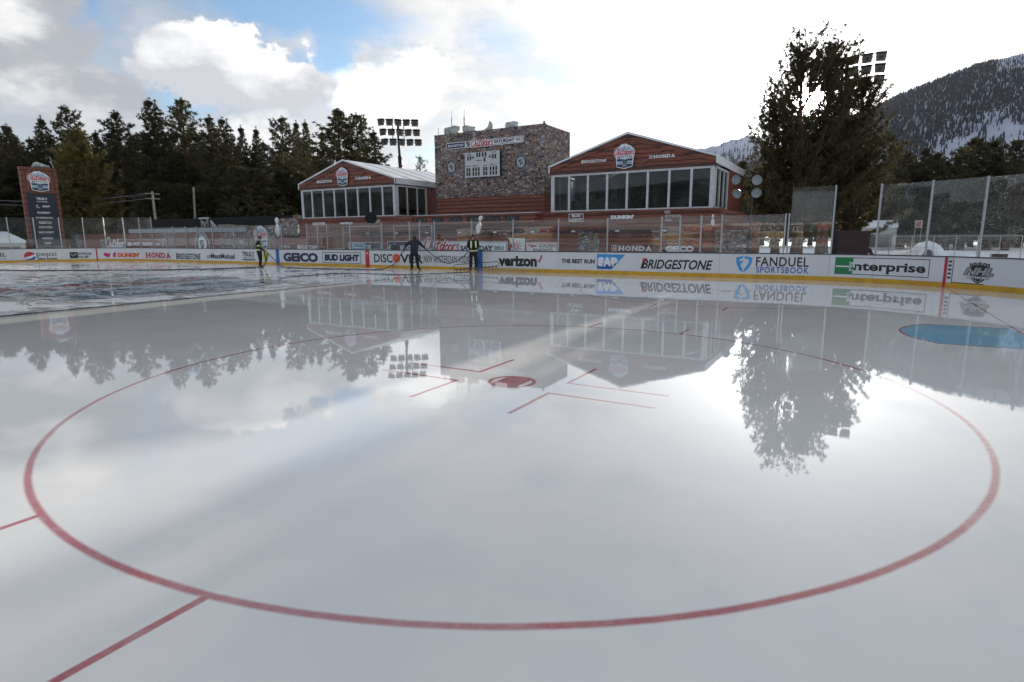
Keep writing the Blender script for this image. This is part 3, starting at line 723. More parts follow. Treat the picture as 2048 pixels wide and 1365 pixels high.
    d.poly(P([(.54, 1), (.80, .97), (1, .90), (.94, .55), (.78, .24), (.48, .0), (.52, .20), (.64, .34), (.78, .60), (.80, .80), (.50, .86)]), 'ink_lightblue')
    d.poly(P([(.28, .70), (.44, .74), (.42, .62), (.36, .60), (.34, .50), (.28, .48)]), 'ink_lightblue')
    d.text('FANDUEL', *box(1511.5, 515.5, 1618.5, 532.5), 'ink_black', 0.015, spacing=1.08); d.text('SPORTSBOOK', *box(1512, 535.5, 1618, 545.5), 'ink_blue', 0.015, spacing=1.2); ad(d)
    d = D_(); u0, z0, u1, z1 = box(1668, 517.5, 1861, 556.5); z0 = UZ(1668, 550)[1]; z1 = UZ(1668, 515.8)[1]
    z0, z1 = 0.275, 0.895; d.frame(u0, z0, u1, z1, .022, 'ink_black', 1); gw = UZ(1706, 530)[0]; d.rect(u0+.01, z0+.01, gw, z1-.01, 'ink_green', 2)
    cx_, cz_ = UZ(1694, 533); d.ring(cx_, cz_, .27, .185, .05, 'ink_white', 3); d.ring(cx_, cz_, .17, .11, .028, 'ink_white', 3); d.rect(u0+.03, cz_-.028, cx_+.12, cz_+.02, 'ink_white', 4); d.rect(cx_+.13, cz_-.11, cx_+.30, cz_-.035, 'ink_green', 4)
    d.text('nterprise', gw+.02, .33, u1-.12, .735, 'ink_black', 0.03, lay=1); ad(d)
    d = D_(); u0 = UZ(1905, 540)[0]; d.rect(u0, 0.17, u0+0.02, .95, 'ink_black', 1); d.rect(u0, 0.16, u0+1.0, .19, 'ink_black', 1)
    for k in range(5): d.rect(27.50, .30+k*.13, 27.60, .36+k*.13, 'ink_black', 2)
    uc, zc = UZ(1958, 545); zc = .535
    P = lambda pts: [(uc+a, zc+c) for a, c in pts]
    d.poly(shield_pts(uc, zc, .62, .68), 'ink_black', 1); d.poly(shield_pts(uc, zc, .54, .60), 'ink_grey', 2); d.poly(shield_pts(uc, zc, .49, .55), 'ink_black', 3)
    d.text('NHL', uc-.44, zc-.08, uc+.44, zc+.15, 'ink_grey', 0.05, 0.3, 4, outline='ink_black'); d.text('NETWORK', uc-.36, zc-.20, uc+.34, zc-.115, 'ink_white', 0.03, 0.3, 6, outline='ink_black'); ad(d)
    return root
boards()
def near_boards():
    root = empty('rink_boards', (0, 0, 0), 'sunlit white rink boards on the near side behind the photographer', 'rink boards')
    for k in range(14):
        bm = MB(); bm.bb(-12+k*2.44, -12+(k+1)*2.44-.01, -YB-.06, -YB, 0, BH, 'board_white'); bm.build('board_panel', root)
    bm = MB(); bm.bb(-12, 22, -YB+.002, -YB+.012, .002, .165, 'kick_yellow'); bm.build('kick_plate', root)
    bm = MB(); bm.bb(-12, 22, -YB-.14, -YB+.02, BH, BH+.035, 'cap_black'); bm.build('cap_rail', root)
    F = lambda u, z_, l: (-u, -YB+l, z_)
    for t, m, u0, w_ in (('BRIDGESTONE', 'ink_black', -20, 4.2), ("DUNKIN'", 'ink_orange', -14.6, 3.2), ('GEICO', 'ink_navy', -10.2, 3.3), ('BUD LIGHT', 'ink_navy', -5.6, 3.4), ('HONDA', 'ink_red', -1.0, 3.4), ('GEICO', 'ink_navy', 4.0, 3.3)):
        d = Decal(F); d.text(t, u0, .32, u0+w_, .80, m, .05); d.build('advert_lettering', root)
near_boards()
def ice_logo():
    """faded event crest painted under the ice at centre"""
    d = Decal(lambda u, z_, l: (0.6-z_*0.95+u*0.0, 0.0+u*0.95, 0.004), 0)
    root = empty('ice_crest', (0, 0, 0), 'large faded event crest painted on the ice at the centre circle', 'ice logo')
    cnt = [0]
    def F(u, z_, l):
        return (1.0-z_*9.5, -0.8+u*9.5, 0.0015+l)
    d = Decal(F, 0.0); w_ = 1.0
    P = lambda pts: pts
    outl = [(-.50, .20), (-.40, .34), (-.14, .55), (.02, .57), (.28, .44), (.50, .20), (.43, -.08), (.40, -.42), (0, -.58), (-.40, -.42), (-.43, -.08)]
    d.poly([(a*1.04, c*1.04) for a, c in outl], 'paint_dark', 0); d.poly(outl, 'paint_white', 1)
    d.poly([(-.44, .20), (-.13, .49), (-.05, .44), (.02, .50), (.28, .36), (.44, .20), (.40, .0), (-.40, .0)], 'paint_blue', 2)
    d.poly([(-.37, -.12), (.37, -.12), (.35, -.40), (-.35, -.40)], 'paint_blue', 2)
    d.poly([(-.37, -.16), (.37, -.16), (.37, -.26), (-.37, -.26)], 'paint_dark', 3)
    d.poly([(-.385, -.40), (.385, -.40), (0, -.54)], 'paint_dark', 2)
    script(d, -.55, .02, .55, .34, m='paint_red', outline='paint_white', lay=4)
    d.build('crest_paint', root)
for nm, c in (('paint_dark', (.05, .06, .08)), ('paint_white', (.50, .52, .54)), ('paint_blue', (.16, .28, .36)), ('paint_red', (.28, .035, .04))):
    m, b, tc = newmat(nm); P = tc.outputs['Object']; st = noise(sc3(P, 0.55, 0.9, 1), 1.3, 7, 0.75, 1.2)
    setin(b, 'Base Color', mix(ss(st, .47, .57)*0.9, c, (.42, .44, .48))); setin(b, 'Roughness', 0.03+0.3*ss(st, .45, .55)); setin(b, 'IOR', 1.36); setin(b, 'Normal', bump(st, 0.12, 0.02))
ice_logo()

# ---------------------------------------------------------------- clubhouse tents
def FY(Y): return lambda u, z_, l: (u, Y-l, z_)
def PYb(px0, py0, px1, py1, Y):
    a = onY(px0, py1, Y); c = onY(px1, py0, Y); return a[0], a[1], c[0], c[1]
YF = 22.5
def tent(x0, x1, zb, zt, ze, zr, yb, side, label, ads, deep):
    """gabled clubhouse tent; front at YF, base zb, glass top zt, eave ze, ridge zr"""
    root = empty('clubhouse_tent', ((x0+x1)/2, YF, zb), label, 'tent')
    off = Vector(root.location)
    def fin(bm, name, par=root):
        bm.v = [tuple(Vector(v)-off) for v in bm.v]; return bm.build(name, par)
    xm = (x0+x1)/2
    # roof: two slopes with thickness and a hanging valance along the eave
    bm = MB(); ov = 0.10
    for sgn, xe in ((-1, x0-ov), (1, x1+ov)):
        y0, y1 = YF-0.22, yb
        A_ = [(xm, zr), (xe, ze), (xe, ze-0.07), (xm, zr-0.09)]
        bm.prism(A_, y0, y1, 'roof_vinyl')
        n_ = 5
        for i in range(n_+1): 
            yy = y0+0.02+(y1-y0-.04)*i/n_; bm.tube([(xm, yy, zr+.012), (xe, yy, ze+.012)], 0.022, 'roof_vinyl', 4)
    fin(bm, 'roof')
    bm = MB()
    for xe in (x0-ov, x1+ov):
        bm = MB(); bm.bb(xe-.03, xe+.03, YF-.20, yb, ze-.42, ze+.01, 'roof_vinyl'); fin(bm, 'valance')
    # gable wall, horizontal boards with timber frame on it
    bm = MB(); bm.prism([(x0, zt), (x1, zt), (x1, ze-.05), (xm, zr-.12), (x0, ze-.05)], YF-.05, YF+.03, 'log_cladding'); fin(bm, 'gable')
    bm = MB(); yy0, yy1 = YF-.12, YF-.055
    sl_ = (zr-ze)/(xm-x0)
    def beam(a, c, wd, y_=0): 
        d = Vector((c[0]-a[0], 0, c[1]-a[1])); n_ = Vector((-d.z, 0, d.x)).normalized()*wd/2
        bm.prism([(a[0]+n_.x, a[1]+n_.z), (a[0]-n_.x, a[1]-n_.z), (c[0]-n_.x, c[1]-n_.z), (c[0]+n_.x, c[1]+n_.z)], yy0-y_, yy1-y_, 'beam_wood')
    beam((x0+.03, ze-.18), (xm, zr-.26), .26); beam((xm, zr-.26), (x1-.03, ze-.18), .26, .004); beam((x0+.02, zt+.16), (x1-.02, zt+.16), .24, .008)
    for sg in (-1, 1):
        beam((xm+sg*.7, zt+.28), (xm+sg*2.35, zr-.26-2.1*sl_), .17, -.008)
    beam((xm, zr-.5), (xm, zt+.2), .16, -.012)
    for sg, xe in ((-1, x0), (1, x1)): bm.bb(xe-.13, xe+.13, yy0-.02, yy1, zt+.02, ze-.05, 'beam_wood')
    fin(bm, 'timber_frame')
    # front glazing
    n_ = 8; 
    def window_frame(p0, p1, cols, post, name='window_frame', panes=True):
        """a row of framed panes between two plan points"""
        a = Vector((*p0, 0)); c = Vector((*p1, 0)); L_ = (c-a).length; t = (c-a)/L_; nn = Vector((t.y, -t.x, 0)); R_ = Matrix.Rotation(math.atan2(t.y, t.x), 3, 'Z')
        bm = MB()
        bm.box(a+t*L_/2+Vector((0, 0, zt-.05)), (L_, .11, .12), 'frame_white', R_); bm.box(a+t*L_/2+Vector((0, 0, zb+.05)), (L_, .11, .08), 'frame_white', R_)
        for i in range(cols+1):
            ww = post*(1.8 if i in (0, cols) else 1.0)
            q = a+t*min(max(L_*i/cols, ww/2), L_-ww/2)
            bm.box(q+Vector((0, 0, (zb+zt)/2)), (ww, .13, zt-zb-.004), 'frame_white', R_)
        fr = fin(bm, name)
        for i in range(cols):
            q = a+t*(L_*(i+.5)/cols); pm = MB(); pm.box(q+Vector((0, 0, (zb+zt)/2)), (L_/cols-post*.6, .014, zt-zb-.16), 'window_glass', R_)
            fin(pm, 'pane', fr)
    window_frame((x0, YF), (x1, YF), n_, .13)
    window_frame((x1, YF+.08), (x1, YF+3.7), 3, .09); window_frame((x0, YF+3.7), (x0, YF+.08), 3, .09)
    for xe in (x0, x1): bm = MB(); bm.bb(xe-.05, xe+.05, YF+3.72, yb-.02, zb, ze-.06, 'log_cladding_upright'); fin(bm, 'side_wall')
    bm = MB(); bm.bb(x0+.05, x1-.05, yb-.12, yb-.02, zb, ze-.06, 'interior_dark'); bm.prism([(x0+.05, ze-.06), (x1-.05, ze-.06), (xm, zr-.12)], yb-.12, yb-.02, 'interior_dark'); fin(bm, 'rear_wall')
    bm = MB(); bm.bb(x0+.06, x1-.06, YF+.07, yb-.14, zb-.02, zb+.02, 'interior_dark'); fin(bm, 'floor')
    # inside: counter, curtains, door frame
    bm = MB(); bm.bb(x0+.8, x1-1.5, YF+1.3, YF+1.7, zb+.02, zb+.75, 'black_fabric')
    for k in range(5): bm.bb(x0+1.1+k*1.8, x0+1.9+k*1.8, YF+1.2, YF+1.9, zb+.75, zb+.80, 'black_fabric')
    fin(bm, 'counter')
    bm = MB()
    for k, xx in enumerate(deep): bm.bb(xx, xx+.45, YF+4.1, YF+4.2, zb+.05, zt-.15, 'curtain')
    bm.bb(xm-2.3, xm-2.2, yb-.2, yb-.13, zb+.02, zb+1.7, 'curtain'); bm.bb(xm-1.3, xm-1.2, yb-.2, yb-.13, zb+.02, zb+1.7, 'curtain'); bm.bb(xm-2.3, xm-1.2, yb-.2, yb-.13, zb+1.62, zb+1.72, 'curtain')
    fin(bm, 'curtain')
    for k in (0, 1): d = Decal(FY(YF-.15), .004); ads(d, k); d.mb.v = [tuple(Vector(v)-off) for v in d.mb.v]; d.mb.build('sponsor_lettering', root)
    d = Decal(FY(YF-.16), .004); d.mb.v = []
    event_badge(d, (x0+x1)/2-.15, zt+.86, 1.28); d.mb.v = [tuple(Vector(v)-off) for v in d.mb.v]; d.mb.build('event_badge', root)
    return root
def ads_r(d, k):
    if k: bridgestone(d, *PYb(1164, 318.5, 1215, 328, YF), m='ink_white', acc='ink_white')
    else: honda(d, *PYb(1300, 308.5, 1352, 318.5, YF), m='ink_white', mark=True)
def ads_l(d, k):
    if k: bridgestone(d, *PYb(636.5, 360, 667, 367.5, YF), m='ink_white', acc='ink_white')
    else: honda(d, *PYb(713.5, 353, 745, 360.5, YF), m='ink_white', mark=True)
tent(7.1, 17.25, 3.25, 5.55, 6.10, 7.75, 31.7, 1, 'white roofed clubhouse tent with dark red gable, right of the stone tower', ads_r, (7.35, 8.0, 9.6))
tent(-16.2, -5.96, 3.29, 5.60, 6.10, 7.74, 33.0, -1, 'white roofed clubhouse tent with dark red gable, left of the stone tower', ads_l, (-15.0,))

# ---------------------------------------------------------------- log clad stand below the tents
def stand():
    root = empty('log_clad_stand', (0, YF, 0), 'long log clad stand with white sponsor names carrying the two tents', 'stand')
    o = Vector(root.location)
    def fin(bm, name, par=root): bm.v = [tuple(Vector(v)-o) for v in bm.v]; return bm.build(name, par)
    bm = MB(); bm.bb(-16.6, -4.3, YF-.12, YF+.1, 0, 3.25, 'log_cladding'); bm.bb(-4.3, 6.0, YF-.12, YF+.1, 0, 2.77, 'log_cladding'); bm.bb(6.0, 17.7, YF-.12, YF+.1, 0, 3.22, 'log_cladding')
    bm.bb(17.5, 17.7, YF+.1, 31.5, 0, 3.22, 'log_cladding'); bm.bb(-16.6, -4.3, YF+.1, 33, 3.13, 3.22, 'log_cladding'); bm.bb(6.0, 17.5, YF+.1, 31.5, 3.1, 3.20, 'log_cladding')
    bm.bb(-4.3, 6.0, YF+.1, 24.4, 2.6, 2.76, 'log_cladding'); fin(bm, 'front_wall')
    bm = MB(); bm.bb(17.0, 19.9, YF-.75, YF-.60, 0, 2.45, 'log_cladding'); bm.bb(17.6, 19.5, YF-.9, YF-.76, 0, 2.0, 'stone_veneer'); fin(bm, 'end_wall')
    bm = MB(); bm.bb(-16.8, -5.7, YF-.2, YF-.12, 3.12, 3.27, 'beam_wood'); fin(bm, 'top_beam')
    bm = MB(); bm.bb(6.6, 17.9, YF-.2, YF-.12, 3.08, 3.24, 'beam_wood'); fin(bm, 'top_beam')
    bm = MB(); bm.bb(9.13, 10.51, YF-.19, YF-.125, 0.3, 2.03, 'stone_veneer'); fin(bm, 'stone_panel')
    # lower ledge with strip lights
    bm = MB(); bm.bb(-10, 17, YF-.5, YF-.13, 2.02, 2.09, 'black_fabric')
    fin(bm, 'shelf_strip')
    for k in range(9):
        bm = MB(); x_ = -8.5+k*2.9; bm.bb(x_-.12, x_+.12, YF-.55, YF-.51, 1.98, 2.06, 'ink_white'); fin(bm, 'strip_light')
    S = dict(m='ink_white', bold=0.05)
    def fd(d, name='sponsor_lettering'): d.mb.v = [tuple(Vector(v)-o) for v in d.mb.v]; d.mb.build(name, root)
    def T(t, *b, **k):
        a = PYb(*b, YF-.2); d = Decal(FY(YF-.2), .006); d.text(t, *a, 'ink_white', k.get('bold', .04), k.get('shear', 0))
        if t == 'LIGHT': d.text('BUD', *PYb(1144, 429.5, 1162, 435, YF-.2), 'ink_white', .04); d.frame(*PYb(1137.5, 427.5, 1167, 444.5, YF-.2), .035, 'ink_white')
        if t == 'AMSTERDAM': d.text('NEW', *PYb(1329.5, 421.5, 1341, 428, YF-.2), 'ink_white', 0); d.text('VODKA', *PYb(1329.5, 437.5, 1344, 443.5, YF-.2), 'ink_white', 0)
        fd(d)
    T('DISCOVER', 625.5, 445, 651, 451); T('verizon', 680, 443.5, 705, 449.5); T('TRULY', 738, 440, 761, 446)
    T('LIGHT', 1140, 437, 1165, 442.5)
    T("DUNKIN'", 1221.5, 430, 1268, 439.5, bold=.08); T('AMSTERDAM', 1329.5, 429.5, 1361, 436, bold=0)
    def U(t, *b, **k):
        a = PYb(*b, YF-.12); d = Decal(FY(YF-.12), .006); 
        if t == 'pepsi':
            c = PYb(556, 490, 562.5, 499, YF-.12); d.ring((c[0]+c[2])/2, (c[1]+c[3])/2, .14, .17, .03, 'ink_white'); fd(d, 'sponsor_emblem'); d = Decal(FY(YF-.12), .006)
        d.text(t, *a, 'ink_white', k.get('bold', .05), k.get('shear', 0)); fd(d)
    U('pepsi', 563, 489.5, 580, 498, bold=0.0)
    d = Decal(FY(YF-.12), .006); bridgestone(d, *PYb(595, 491, 634, 499.5, YF-.12), m='ink_white', acc='ink_white'); fd(d)
    d = Decal(FY(YF-.12), .006); honda(d, *PYb(1223, 492.5, 1304, 502, YF-.12), m='ink_white', mark=True); fd(d)
    U('GEICO', 1331, 492.5, 1388, 504, bold=.07)
    # long event banner
    d = Decal(FY(YF-.12), .006)
    a = PYb(775, 484.5, 1015, 503.5, YF-.12); xb = PYb(770, 484, 838, 503, YF-.12)
    d.rect(a[0], .62, a[2], 1.42, 'ink_white', 0); d.rect(a[0]+.05, .66, a[2]-.05, 1.38, 'ink_navy', 1); d.rect(onY(838, 490, YF-.12)[0], .70, a[2]-.09, 1.34, 'ink_white', 2)
    bridgestone(d, *PYb(777, 491.5, 833, 499.5, YF-.12), m='ink_white', acc='ink_white', lay=3)
    script(d, *PYb(848, 477.5, 921, 501.5, YF-.12), lay=4)
    d.text('SATURDAY', *PYb(921, 491.5, 986, 502, YF-.12), 'ink_navy', .06, lay=3); d.text('2021', *PYb(989, 493, 1007.5, 500, YF-.12), 'ink_navy', .04, lay=3)
    fd(d, 'banner'); d = Decal(FY(YF-.12), .006)
    # team panels either side
    a = PYb(698, 485, 762, 504, YF-.12); d.rect(a[0], .58, a[2], 1.36, 'ink_white', 0); d.rect(a[0]+.05, .63, a[2]-.05, 1.31, 'ink_navy', 1); d.rect(a[0]+.09, .67, a[0]+1.9, 1.27, 'ink_paleblue', 2)
    d.text('Colorado', *PYb(709, 488.5, 726, 494, YF-.12), 'ink_navy', .02, .3, 3); d.text('AVALANCHE', *PYb(705, 496.5, 729, 501, YF-.12), 'ink_navy', .03, 0, 3); d.text('VS', *PYb(734, 490, 742, 498, YF-.12), 'ink_white', .03, 0, 3)
    fd(d, 'banner'); d = Decal(FY(YF-.12), .006)
    a = PYb(1052, 483, 1115, 503, YF-.12); d.rect(a[0], .66, a[2], 1.36, 'ink_white', 0); d.rect(a[0]+.04, .70, a[2]-.04, 1.32, 'ink_red', 1); d.rect(a[0]+.08, .74, a[2]-.08, 1.28, 'ink_white', 2)
    d.text('Vegas', *PYb(1057, 488, 1074, 496, YF-.12), 'ink_red', .04, .35, 3); d.text('GOLDEN', *PYb(1077, 488.5, 1111, 495.5, YF-.12), 'ink_gold', .04, 0, 3); d.text('KNIGHTS', *PYb(1067, 497.5, 1106, 503.5, YF-.12), 'ink_gold', .04, 0, 3)
    fd(d, 'banner'); d = Decal(FY(YF-.12), .006)
    a = PYb(1016, 475, 1049, 503, YF-.12)
    uc, zc = (a[0]+a[2])/2, 1.05; d.poly([(uc-.62, 1.62), (uc+.68, 1.60), (uc+.66, .62), (uc-.5, .62), (uc-.3, 1.1)], 'ink_white', 0)
    for k in range(10):
        q = rad(k*36+8); d.stroke([(uc+.08*math.cos(q), zc+.08*math.sin(q)), (uc+.46*math.cos(q), zc+.40*math.sin(q))], .055, 'ink_red', 1, 1)
    fd(d, 'banner')
stand()
def ledge():
    root = empty('camera_ledge', (0.85, YF-.9, 2.77), 'log fronted ledge with a white edge and six dark panels under the tower', 'ledge'); o = Vector(root.location)
    def fin(bm, name): bm.v = [tuple(Vector(v)-o) for v in bm.v]; return bm.build(name, root)
    Yq = YF-.9; x0 = onY(828, 431, Yq)[0]; x1 = onY(1070, 425, Yq)[0]
    bm = MB(); bm.bb(x0, x1, Yq, YF-.13, 2.62, 3.22, 'log_cladding'); fin(bm, 'fascia')
    bm = MB(); bm.bb(x0-.04, x1+.04, Yq-.08, YF-.13, 3.22, 3.265, 'frame_white'); fin(bm, 'edge_trim')
    for k, (a, c) in enumerate(((832, 853), (864, 886), (899, 923), (934, 962), (972, 1000), (1008, 1038))):
        xa = onY(a, 440, Yq)[0]; xc = onY(c, 440, Yq)[0]; bm = MB(); bm.bb(xa, xc, Yq-.04, Yq-.003, 2.72, 3.10, 'ink_black'); rg = random.Random(k)
        for j in range(9): q = xa+.08+(xc-xa-.16)*rg.random(); bm.tube([(q, Yq-.05, 2.74+rg.random()*.1), (q+rg.uniform(-.1, .1), Yq-.06, 2.9+rg.random()*.14)], .008, 'ink_grey', 4)
        fin(bm, 'dark_panel')
ledge()
# ---------------------------------------------------------------- stone scoreboard tower
def tower():
    x0, x1, y0, y1, zt = -3.76, 5.5, 24.6, 28.75, 9.22
    root = empty('scoreboard_tower', ((x0+x1)/2, y0, 0), 'tall stone faced tower with a white scoreboard, log cladding at its foot', 'tower'); o = Vector(root.location)
    def fin(bm, name, par=root): bm.v = [tuple(Vector(v)-o) for v in bm.v]; return bm.build(name, par)
    def findec(d, name, par=root): d.mb.v = [tuple(Vector(v)-o) for v in d.mb.v]; return d.mb.build(name, par)
    bm = MB(); t = .12
    bm.bb(x0, x1, y0, y0+t, 4.6, zt, 'stone_veneer'); bm.bb(x1-t, x1, y0+t+.002, y1, 4.6, zt-.01, 'stone_veneer'); bm.bb(x0, x0+t, y0+t+.002, y1, 4.6, zt-.01, 'stone_veneer'); bm.bb(x0+t+.002, x1-t-.002, y1-t, y1, 4.6, zt-.02, 'stone_veneer')
    fin(bm, 'stone_facing')
    bm = MB(); bm.bb(x0+.02, x1-.02, y0+.03, y1-.02, 0, 4.59, 'log_cladding'); fin(bm, 'log_base')
    bm = MB(); bm.bb(x0-.10, x0-.003, y0+.1, y1, 4.0, zt+.05, 'dark_metal'); bm.bb(x0-.02, x1+.02, y0+.15, y0+.2, zt-.3, zt+.04, 'dark_metal'); bm.bb(x1-.16, x1-.08, y0+.13, y0+.25, zt, zt+.2, 'dark_metal'); fin(bm, 'steel_edge')
    # scoreboard
    sx0, sx1, sz0, sz1 = -.89, 2.07, 5.98, 7.72
    bm = MB(); bm.bb(sx0, sx1, y0-.22, y0-.003, sz0, sz1, 'frame_white'); bm.bb(sx1-.003, sx1+.05, y0-.2, y0-.01, sz0+.02, sz1-.02, 'dark_metal'); sb = fin(bm, 'scoreboard')
    F = FY(y0-.22); P = lambda a, c: (sx0+a*(sx1-sx0), sz0+c*(sz1-sz0))
    def dg_(a, c, wd=.05, hh=.17): x_, z_ = P(a, c); return (x_, z_, x_+wd*(sx1-sx0), z_+hh*(sz1-sz0))
    for (a, c, wd, hh) in [(.07, .69, .045, .18), (.14, .69, .045, .18), (.20, .76, .07, .06), (.34, .80, .05, .18), (.41, .80, .05, .18), (.50, .80, .05, .18), (.58, .80, .05, .18), (.55, .60, .055, .17), (.70, .75, .07, .06), (.79, .69, .05, .18), (.86, .69, .05, .18)]+[(q, r, .05, .155) for r in (.06, .235) for q in (.04, .11, .22, .30, .38, .53, .60, .72, .80, .88)]:
        d = Decal(F, .006); d.rect(*dg_(a, c, wd, hh), 'ink_black'); findec(d, 'number_window', sb)
    d = Decal(F, .006)
    for t_, a, c, wd, hh in (('HOME', .06, .90, .12, .05), ('GUEST', .78, .92, .14, .05), ('PERIOD', .34, .64, .17, .05), ('PLAYER', .04, .435, .13, .045), ('PENALTY', .23, .435, .19, .045), ('PLAYER', .52, .435, .14, .045), ('PENALTY', .74, .435, .19, .045), ('PP', .21, .84, .04, .04), ('PP', .71, .83, .04, .04)):
        d.text(t_, *dg_(a, c, wd, hh), 'ink_black', .03)
    findec(d, 'scoreboard_lettering', sb)
    # banner
    bx0, bx1, bz0, bz1 = -2.64, 3.90, 8.12, 8.57
    bm = MB(); bm.prism([(bx0+.05, bz0), (bx1-.05, bz0), (bx1, bz0+.05), (bx1, bz1), (bx0, bz1), (bx0, bz0+.05)], y0-.06, y0-.002, 'ink_white'); bn = fin(bm, 'banner')
    d = Decal(FY(y0-.06), .004); d.frame(bx0+.04, bz0+.04, bx1-.04, bz1-.04, .03, 'ink_navy'); d.rect(bx0+.06, bz0+.06, -.98, bz1-.06, 'ink_navy', 1)
    bridgestone(d, bx0+.14, 8.26, -1.08, 8.42, m='ink_white', acc='ink_white', lay=2); crest(d, -.68, 8.36, .40, .44)
    script(d, -.42, 8.14, 1.50, 8.72, lay=3); d.text('SATURDAY', 1.52, 8.25, 3.22, 8.47, 'ink_navy', .05, lay=1, slope=0); d.text('2021', 3.3, 8.29, 3.75, 8.44, 'ink_navy', .03, lay=1)
    findec(d, 'banner_lettering', bn)
    for uc in (-2.27, 3.66):
        d = Decal(FY(y0), .006); seal(d, uc, 6.83, .56, 'NHL OUTDOORS', 'LAKE TAHOE'); findec(d, 'league_seal')
tower()
def tarp_pack(px0, px1, py0, py1, Dd, shape, label, seed):
    """equipment wrapped in a wrinkled tarpaulin"""
    rg = random.Random(seed); a = atD(px0, (py0+py1)/2, Dd); c = atD(px1, (py0+py1)/2, Dd); top = atD((px0+px1)/2, py0, Dd).z; bot = 9.0
    wd = (c-a).length; n_ = 14; vs = []; fs = []; m_ = 9
    ctr = (a+c)/2; ctr.z = 0; ax = (c-a); ax.z = 0; ax.normalize(); ay = Vector((-ax.y, ax.x, 0))
    for i in range(m_+1):
        t = i/m_
        for j in range(n_):
            q = 2*PI*j/n_; k = shape(t, math.cos(q)); r = k[0]*(1+rg.uniform(-.07, .07))*(math.sqrt(max(.06, 1-((t-.86)/.145)**2)) if t > .86 else 1); cx, sn = math.cos(q), math.sin(q); 
            e = 1/max(abs(cx), abs(sn), .78)*.85
            vs.append(ctr+ax*(cx*e*r*wd/2+k[1]*wd)+ay*(sn*e*r*wd*.35)+Vector((0, 0, bot+(top-bot)*t*(1-abs(k[2])*(1-(1 if k[2] >= 0 else -1)*math.cos(q))*.8)+rg.uniform(-.02, .02))))
    for i in range(m_):
        for j in range(n_): k = (j+1) % n_; fs.append((i*n_+j, i*n_+k, (i+1)*n_+k, (i+1)*n_+j))
    fs.append(tuple(m_*n_+j for j in range(n_)))
    bm = MB(); bm.add(vs, fs, 'tarp', False)
    o = Vector((ctr.x, ctr.y, bot)); bm.v = [tuple(Vector(v)-o) for v in bm.v]; ob = bm.build('covered_camera'); ob.location = o
    tag(ob, label, 'covered camera', 'tarpaulin covered equipment on the tower')
W1 = lambda t, c: ((.42+.6*min(1, t*2.2)) if t < .95 else .8, 0, .28*c*(1 if t > .3 else 0)*t)
tarp_pack(887, 921, 251, 277, 46.8, lambda t, c: (.62+.42*min(1, max(0, t-.1)*3), 0, .12), 'low grey tarpaulin bundle at the left end of the tower top', 1)
tarp_pack(923, 954, 251, 275, 45.5, lambda t, c: (.60+.42*min(1, max(0, t-.15)*3), 0, -.10), 'low grey tarpaulin bundle second from the left on the tower top', 2)
tarp_pack(964, 987, 242, 270, 44.7, lambda t, c: (1.05-.35*t*t, .06*t, .42), 'pointed grey tarpaulin bundle in the middle of the tower top', 3)
tarp_pack(1010, 1037, 243, 266, 43.7, lambda t, c: (1.12-.06*t, 0, .05), 'squarish grey tarpaulin bundle nearest the tower corner', 4)
for px, py, lab in ((903, 222, 'thin white aerial, left of the pair on the tower'), (928, 219, 'thicker aerial with a dark sleeve, right of the pair on the tower')):
    a = atD(px+1, 275, 47.5); tz = atD(px, py, 47.5).z; bm = MB(); bm.tube([(0, 0, -.1), (0, 0, (tz-a.z)*.6)], .03, 'aluminium', 6); bm.tube([(0, 0, (tz-a.z)*.35), (0, 0, (tz-a.z)*.72)], .045 if px > 910 else .03, 'dark_metal', 6); bm.tube([(0, 0, (tz-a.z)*.7), (.03, 0, tz-a.z)], .015, 'aluminium', 5)
    o_ = bm.build('aerial'); o_.location = a; tag(o_, lab, 'aerial')
a = atD(877, 272, 48); bm = MB(); bm.tube([(0, 0, -.2), (0, 0, .55)], .025, 'aluminium', 5); o_ = bm.build('whip_aerial'); o_.location = a; tag(o_, 'short whip aerial at the far left corner of the tower', 'aerial')

# ---------------------------------------------------------------- walls to the left
def left_walls():
    root = empty('log_wall', (-35, YF, 0), 'low log wall with grey top rail, stone piers and white crest lettering', 'wall'); o = Vector(root.location)
    def fin(bm, name): bm.v = [tuple(Vector(v)-o) for v in bm.v]; return bm.build(name, root)
    bm = MB(); bm.bb(-53.5, -27.6, YF-.1, YF+.1, 0, 2.25, 'log_cladding'); fin(bm, 'log_panel')
    for a, c in ((-54.6, -53.4), (-37.0, -34.6), (-27.6, -23.4)):
        bm = MB(); bm.bb(a, c, YF-.16, YF+.12, 0, 2.27, 'stone_veneer'); fin(bm, 'stone_pier')
    bm = MB(); bm.bb(-43, -23.5, YF-.2, YF+.2, 2.29, 2.68, 'rail_grey'); fin(bm, 'top_rail')
    d = Decal(FY(YF-.1), .006)
    seal(d, onY(404, 485, YF-.1)[0], 1.15, 1.2, 'NHL OUTDOORS', 'LAKE TAHOE', 'container_red', 'ink_white')
    x0, z0, x1, z1 = PYb(203, 484.5, 320, 492, YF-.1); d.frame(x0-.1, z0-.25, x1+.4, z1+.28, .06, 'ink_grey'); crest(d, x0+.5, (z0+z1)/2, .9, .8, 'container_red')
    script(d, x0+1.1, z0-.15, x0+5.2, z1+.5, m='ink_white', outline=None, lay=2); d.text('@LAKE TAHOE', x0+5.4, z0, x1-1.3, z1, 'ink_white', .05); d.text('2021', x1-.9, z0+.1, x1, z1-.1, 'ink_white', .03)
    d.mb.v = [tuple(Vector(v)-o) for v in d.mb.v]; d.mb.build('wall_lettering', root)
left_walls()
